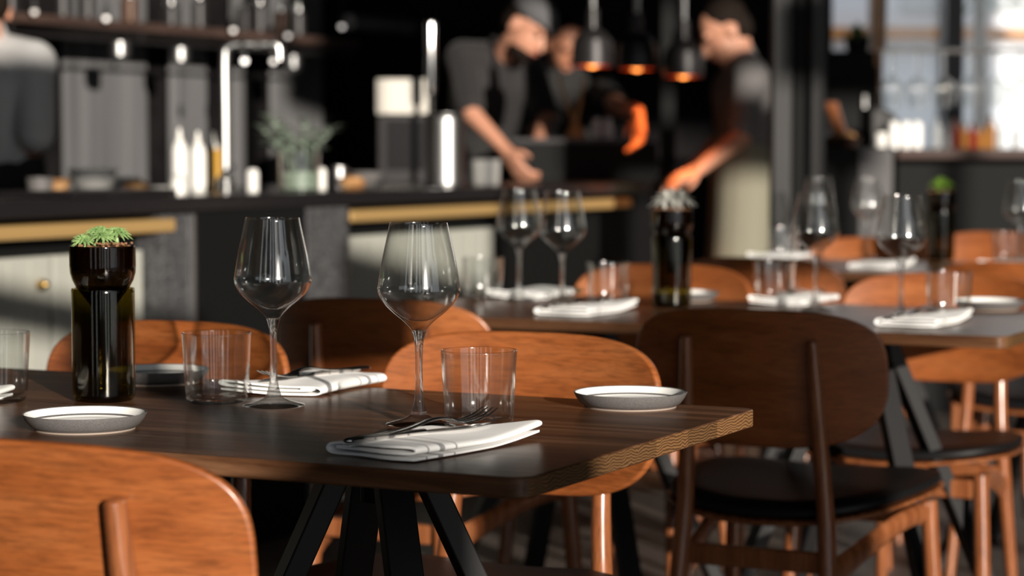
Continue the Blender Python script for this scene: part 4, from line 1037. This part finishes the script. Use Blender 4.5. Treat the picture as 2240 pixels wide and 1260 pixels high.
# outdoors beyond the window
bm = B(); box(bm, (4.0, 19.0, -0.06), (40, 16, 0.1)); struct('ground', bm, M['pave'], smooth=False)
bd = thing('building', 'white rendered building outside the window', 'building', (6.0, 22.0, 0))
bm = B(); box(bm, (0, 0, 3.5), (14, 4, 7)); obj('wall', bm, M['wall_white'], bd, smooth=False)
bm = B()
a = W(1925, 73, 19.9)
box(bm, (0, -2.08, a.z), (14, 0.16, 0.10)); obj('cornice', bm, M['wood_frame'], bd, smooth=False)
for x in (-2.3, -1.55, 0.4):
    bm = B(); box(bm, (x, -2.01, 2.55), (0.5, 0.06, 0.55)); obj('window', bm, M['clear_bottle'], bd, smooth=False)
tp = W(2140, 0, 16.0)
tr = thing('tree', 'green leafy tree outside the window at top right', 'tree', (tp.x, 16.0, 0))
bm = B(); sweep(bm, [(0, 0, -0.01), (0.03, 0, 1.0), (0.0, 0, 2.3)], [0.07, 0.06, 0.04], n=10, sub=3); obj('trunk', bm, pbsdf('bark', (0.20, 0.16, 0.12), 0.9), tr)
bm = B()
for k in range(420):
    d = Vector((random.gauss(0, 1), random.gauss(0, 1), random.gauss(0, 1))).normalized() * random.uniform(0.15, 0.52)
    leaf(bm, Vector((0.02, 0, 2.55)) + d, (random.uniform(-1, 1), random.uniform(-1, 1), random.uniform(-0.6, 0.6)), 0.12, 0.030, 0.003, 0.2, 5)
obj('foliage', bm, M['leaf'], tr)

# ------------------------------------------------------------------ people
def capsule(bm, p, q, r1, r2=None):
    p, q = Vector(p), Vector(q); r2 = r1 if r2 is None else r2
    sd = Vector((0.3, 0.9, 0.2))
    sweep(bm, [p, p.lerp(q, 0.5), q], [r1, (r1 + r2) / 2, r2], n=14, side=sd)
    ellipsoid(bm, p, (r1,) * 3, u=14, v=10); ellipsoid(bm, q, (r2,) * 3, u=14, v=10)
def blob(name, bm, mat, parent, voxel=0.009, smooth=6):
    me = bpy.data.meshes.new('tmp'); bm.to_mesh(me); bm.free()
    o = bpy.data.objects.new('tmp', me); COL.objects.link(o)
    r = o.modifiers.new('remesh', 'REMESH'); r.mode = 'VOXEL'; r.voxel_size = voxel; r.use_smooth_shade = True
    s = o.modifiers.new('smooth', 'SMOOTH'); s.iterations = smooth; s.factor = 0.5
    dg = bpy.context.evaluated_depsgraph_get()
    m2 = bpy.data.meshes.new_from_object(o.evaluated_get(dg)); m2.name = name
    bpy.data.objects.remove(o); bpy.data.meshes.remove(me)
    for p in m2.polygons: p.use_smooth = True
    m2.materials.clear(); m2.materials.append(mat)
    n = bpy.data.objects.new(name, m2); COL.objects.link(n); n.parent = parent
    return n
def hand(bm, wrist, direction, palm_n, curl=0.5, s=1.0):
    d = Vector(direction).normalized(); nn = Vector(palm_n); nn = (nn - d * nn.dot(d)).normalized(); sd = d.cross(nn)
    w = Vector(wrist)
    for k in (-1.0, -0.33, 0.33, 1.0): capsule(bm, w + sd * 0.018 * k * s, w + d * 0.085 * s + sd * 0.030 * k * s, 0.016 * s, 0.0125 * s)
    for k, L in ((-1.0, 0.062), (-0.33, 0.078), (0.33, 0.084), (1.0, 0.074)):
        b0 = w + d * 0.088 * s + sd * 0.031 * k * s
        m1 = b0 + (d * math.cos(curl * 0.5) + nn * math.sin(curl * 0.5)) * L * 0.5 * s
        e1 = m1 + (d * math.cos(curl * 1.5) + nn * math.sin(curl * 1.5)) * L * 0.5 * s
        capsule(bm, b0, m1, 0.0095 * s, 0.0088 * s); capsule(bm, m1, e1, 0.0088 * s, 0.0078 * s)
    tb = w + d * 0.025 * s + sd * 0.030 * s
    tm_ = tb + (d * 0.6 + sd * 0.75 + nn * 0.2).normalized() * 0.042 * s
    capsule(bm, tb, tm_, 0.014 * s, 0.011 * s); capsule(bm, tm_, tm_ + (d * 0.9 + sd * 0.2 + nn * 0.3).normalized() * 0.032 * s, 0.0105 * s, 0.0085 * s)
def head(bm, c, f, up, s=1.0):
    f = Vector(f).normalized(); up = Vector(up); up = (up - f * up.dot(f)).normalized(); r = f.cross(up)
    R = Matrix((r, f, up)).transposed()
    def P(x, y, z): return Vector(c) + R @ Vector((x * s, y * s, z * s))
    ellipsoid(bm, P(0, -0.012, 0.030), (0.076 * s, 0.095 * s, 0.088 * s), R)
    ellipsoid(bm, P(0, 0.022, -0.030), (0.060 * s, 0.070 * s, 0.088 * s), R)
    ellipsoid(bm, P(0, 0.058, -0.090), (0.030 * s, 0.028 * s, 0.026 * s), R)
    capsule(bm, P(0, 0.090, 0.012), P(0, 0.108, -0.028), 0.009 * s, 0.014 * s)
    for sx in (-1, 1):
        ellipsoid(bm, P(sx * 0.078, -0.010, -0.008), (0.010 * s, 0.020 * s, 0.032 * s), R)
        ellipsoid(bm, P(sx * 0.032, 0.078, 0.030), (0.024 * s, 0.012 * s, 0.010 * s), R)
    ellipsoid(bm, P(0, 0.086, -0.058), (0.022 * s, 0.012 * s, 0.010 * s), R)
    return P, R
def person(label, J, skin, shirt, lower, hairm, hd_f, hd_up, sleeve=0.8, apron=None, cap=None, beard=False, s=1.0, hands=None, bun=False):
    """J: world joints - head, neck, sl/sr shoulders, el/er elbows, wl/wr wrists, waist, hip, foot centre"""
    root = thing('person', label, 'person', (J['hip'].x, J['hip'].y, 0.0))
    off = Vector((J['hip'].x, J['hip'].y, 0))
    j = {k: v - off for k, v in J.items()}
    ax = (j['sl'] - j['sr']); ax.z = 0; ax.normalize(); fw = Vector((0, 0, 1)).cross(ax) * -1
    hw = 0.085
    hl, hr = j['hip'] + ax * hw, j['hip'] - ax * hw
    fl, fr = Vector((j['hip'].x, j['hip'].y, 0)) + ax * 0.11 , Vector((j['hip'].x, j['hip'].y, 0)) - ax * 0.11
    kl, kr = hl.lerp(fl, 0.48) + fw * 0.02, hr.lerp(fr, 0.48) + fw * 0.02
    chest = j['neck'].lerp(j['waist'], 0.38)
    def torso(bm, g):
        for sx in (-1, 1):
            capsule(bm, chest + ax * 0.065 * sx, j['waist'] + ax * 0.050 * sx, 0.108 + g, 0.098 + g)
            capsule(bm, j['waist'] + ax * 0.05 * sx, j['hip'] + ax * 0.055 * sx, 0.098 + g, 0.108 + g)
            capsule(bm, j['neck'] - Vector((0, 0, 0.035)), (j['sl'] if sx > 0 else j['sr']), 0.058 + g, 0.058 + g)
            capsule(bm, chest + ax * 0.07 * sx, (j['sl'] if sx > 0 else j['sr']).lerp(chest, 0.25), 0.100 + g, 0.070 + g)
    def legs(bm, g, to=1.0):
        for h, k, f_ in ((hl, kl, fl), (hr, kr, fr)):
            capsule(bm, h, k, 0.082 + g, 0.055 + g)
            if to > 0.5: capsule(bm, k, f_ + Vector((0, 0, 0.08)), 0.053 + g, 0.036 + g)
    bm = B(); torso(bm, 0.0); legs(bm, 0.0)
    capsule(bm, j['neck'] - Vector((0, 0, 0.03)), j['head'] - Vector(hd_up).normalized() * 0.06 - Vector(hd_f).normalized() * 0.02, 0.056, 0.052)
    for a, b_, c in (('sl', 'el', 'wl'), ('sr', 'er', 'wr')):
        capsule(bm, j[a], j[b_], 0.047, 0.039); capsule(bm, j[b_], j[c], 0.038, 0.025)
    for k_, (wk, d_, n_) in (hands or {}).items(): hand(bm, j[wk], d_, n_, 0.7, 1.0)
    for f_ in (fl, fr): capsule(bm, f_ + Vector((0, 0, 0.045)) - fw * 0.04, f_ + Vector((0, 0, 0.035)) + fw * 0.14, 0.042, 0.032)
    P, R = head(bm, j['head'], hd_f, hd_up, s)
    blob('body', bm, skin, root, 0.008, 4)
    # hair, eyes, brows
    bm = B()
    ellipsoid(bm, P(0, -0.026, 0.046), (0.082 * s, 0.090 * s, 0.082 * s), R); ellipsoid(bm, P(0, -0.050, 0.0), (0.072 * s, 0.062 * s, 0.070 * s), R)
    if bun: ellipsoid(bm, P(0, -0.13, 0.05), (0.035, 0.035, 0.035), R)
    blob('hair', bm, hairm, root, 0.008, 2)
    for sx in (-1, 1):
        bm = B(); ellipsoid(bm, P(sx * 0.031, 0.0835, 0.012), (0.013 * s, 0.008 * s, 0.0065 * s), R); obj('eye', bm, M['eye'], root)
    bm = B(); ellipsoid(bm, P(0, 0.092, -0.058), (0.024 * s, 0.009 * s, 0.006 * s), R); obj('mouth', bm, M['lip'], root)
    if beard:
        bm = B(); ellipsoid(bm, P(0, 0.034, -0.078), (0.056 * s, 0.058 * s, 0.044 * s), R); blob('beard', bm, hairm, root, 0.008, 2)
    if cap:
        bm = B(); ellipsoid(bm, P(0, -0.010, 0.072), (0.088 * s, 0.104 * s, 0.062 * s), R); capsule(bm, P(-0.045, 0.085, 0.060), P(0.045, 0.085, 0.060), 0.014, 0.014); capsule(bm, P(-0.03, 0.12, 0.052), P(0.03, 0.12, 0.052), 0.009, 0.009)
        blob('cap', bm, cap, root, 0.008, 2)
    bm = B(); torso(bm, 0.013)
    for a, b_ in (('sl', 'el'), ('sr', 'er')):
        e = j[a].lerp(j[b_], sleeve); capsule(bm, j[a], e, 0.064, 0.056)
    capsule(bm, j['neck'] - Vector((0, 0, 0.02)), j['neck'] + (j['head'] - j['neck']) * 0.22, 0.070, 0.064)
    blob('shirt', bm, shirt, root, 0.010, 5)
    bm = B(); legs(bm, 0.014)
    for sx in (-1, 1): capsule(bm, j['waist'] + ax * 0.05 * sx, j['hip'] + ax * 0.055 * sx, 0.112, 0.126)
    blob('trousers', bm, lower, root, 0.011, 5)
    bm = B()
    for f_ in (fl, fr): capsule(bm, f_ + Vector((0, 0, 0.052)) - fw * 0.05, f_ + Vector((0, 0, 0.048)) + fw * 0.15, 0.052, 0.042)
    blob('shoes', bm, M['black_cloth'], root, 0.010, 3)
    if apron:
        bm = B()
        for sx in (-1, 1):
            capsule(bm, j['waist'] + ax * 0.05 * sx + fw * 0.012, hl.lerp(kl, 0.9) + fw * 0.02 if sx > 0 else hr.lerp(kr, 0.9) + fw * 0.02, 0.118, 0.112)
        capsule(bm, j['waist'] + fw * 0.02, kl.lerp(kr, 0.5) + fw * 0.02, 0.118, 0.118)
        blob('apron', bm, apron, root, 0.011, 5)
    return root
dn = Vector((0, 0, -1))
# first cook, leaning over the pass
person('bearded cook in a cap and charcoal shirt leaning over the pass', {
    'head': W(1152, 62, 8.55), 'neck': W(1092, 112, 8.68), 'sr': W(1012, 128, 8.60), 'sl': W(1160, 152, 8.82), 'er': W(1032, 250, 8.42), 'el': W(1196, 262, 8.65),
    'wr': W(1108, 330, 8.32), 'wl': W(1170, 330, 8.42), 'waist': W(1062, 300, 8.82), 'hip': W(1050, 388, 8.86)},
    M['skin'], M['charcoal'], M['black_cloth'], M['hair'], (0.62, -0.50, -0.55), (0.45, -0.1, 0.9), 0.86, M['black_cloth'], M['cap_grey'], True,
    hands={'r': ('wr', (0.5, -0.25, -0.75), (0.6, 0.5, 0.2)), 'l': ('wl', (-0.3, -0.4, -0.8), (-0.6, 0.4, 0.2))})
# second cook, behind
person('second cook in black behind the heat lamp, reaching one glowing hand over the pass', {
    'head': W(1236, 96, 9.20), 'neck': W(1240, 166, 9.25), 'sr': W(1168, 196, 9.20), 'sl': W(1316, 196, 9.25), 'er': W(1180, 300, 9.00), 'el': W(1352, 236, 8.62),
    'wr': W(1225, 330, 8.85), 'wl': W(1396, 244, 8.16), 'waist': W(1242, 345, 9.27), 'hip': W(1242, 410, 9.27)},
    M['skin_tan'], M['black_cloth'], M['black_cloth'], M['hair_black'], (0.35, -0.75, -0.5), (0.1, -0.4, 0.9), 0.7, None, None, False, 0.95,
    hands={'l': ('wl', (0.05, -0.1, -1.0), (-0.8, -0.4, 0.0))}, bun=True)
# cook on the right, seen from the side
person('cook on the right in charcoal shirt and khaki apron, seen from the side', {
    'head': W(1586, 72, 8.38), 'neck': W(1622, 128, 8.42), 'sl': W(1640, 165, 8.22), 'sr': W(1612, 165, 8.62), 'el': W(1622, 298, 8.12), 'er': W(1585, 300, 8.60),
    'wl': W(1532, 368, 8.02), 'wr': W(1510, 372, 8.42), 'waist': W(1636, 322, 8.44), 'hip': W(1632, 400, 8.46)},
    M['skin'], M['slate_cloth'], M['beige_cloth'], M['hair'], (-0.80, -0.12, -0.55), (-0.5, 0.0, 0.85), 0.86, M['beige_cloth'], None, False, 1.0,
    hands={'l': ('wl', (-0.85, -0.1, -0.42), (0.0, 0.3, -0.9)), 'r': ('wr', (-0.85, -0.15, -0.42), (0.0, -0.3, -0.9))})
# person at the left edge, seen from behind
person('person in a pale grey shirt at the left edge, turned away', {
    'head': W(-42, 18, 6.47), 'neck': W(-30, 92, 6.50), 'sr': W(72, 140, 6.44), 'sl': W(-128, 140, 6.62), 'er': W(78, 300, 6.40), 'el': W(-150, 300, 6.72),
    'wr': W(40, 380, 6.67), 'wl': W(-110, 390, 6.92), 'waist': W(-24, 350, 6.54), 'hip': W(-24, 430, 6.54)},
    M['skin'], M['grey_shirt'], M['black_cloth'], M['hair'], (-0.45, 0.75, -0.35), (-0.1, 0.3, 0.9), 0.95, M['black_cloth'], None, False, 1.0,
    hands={'r': ('wr', (-0.4, 0.8, -0.3), (-0.4, 0, -0.8))})
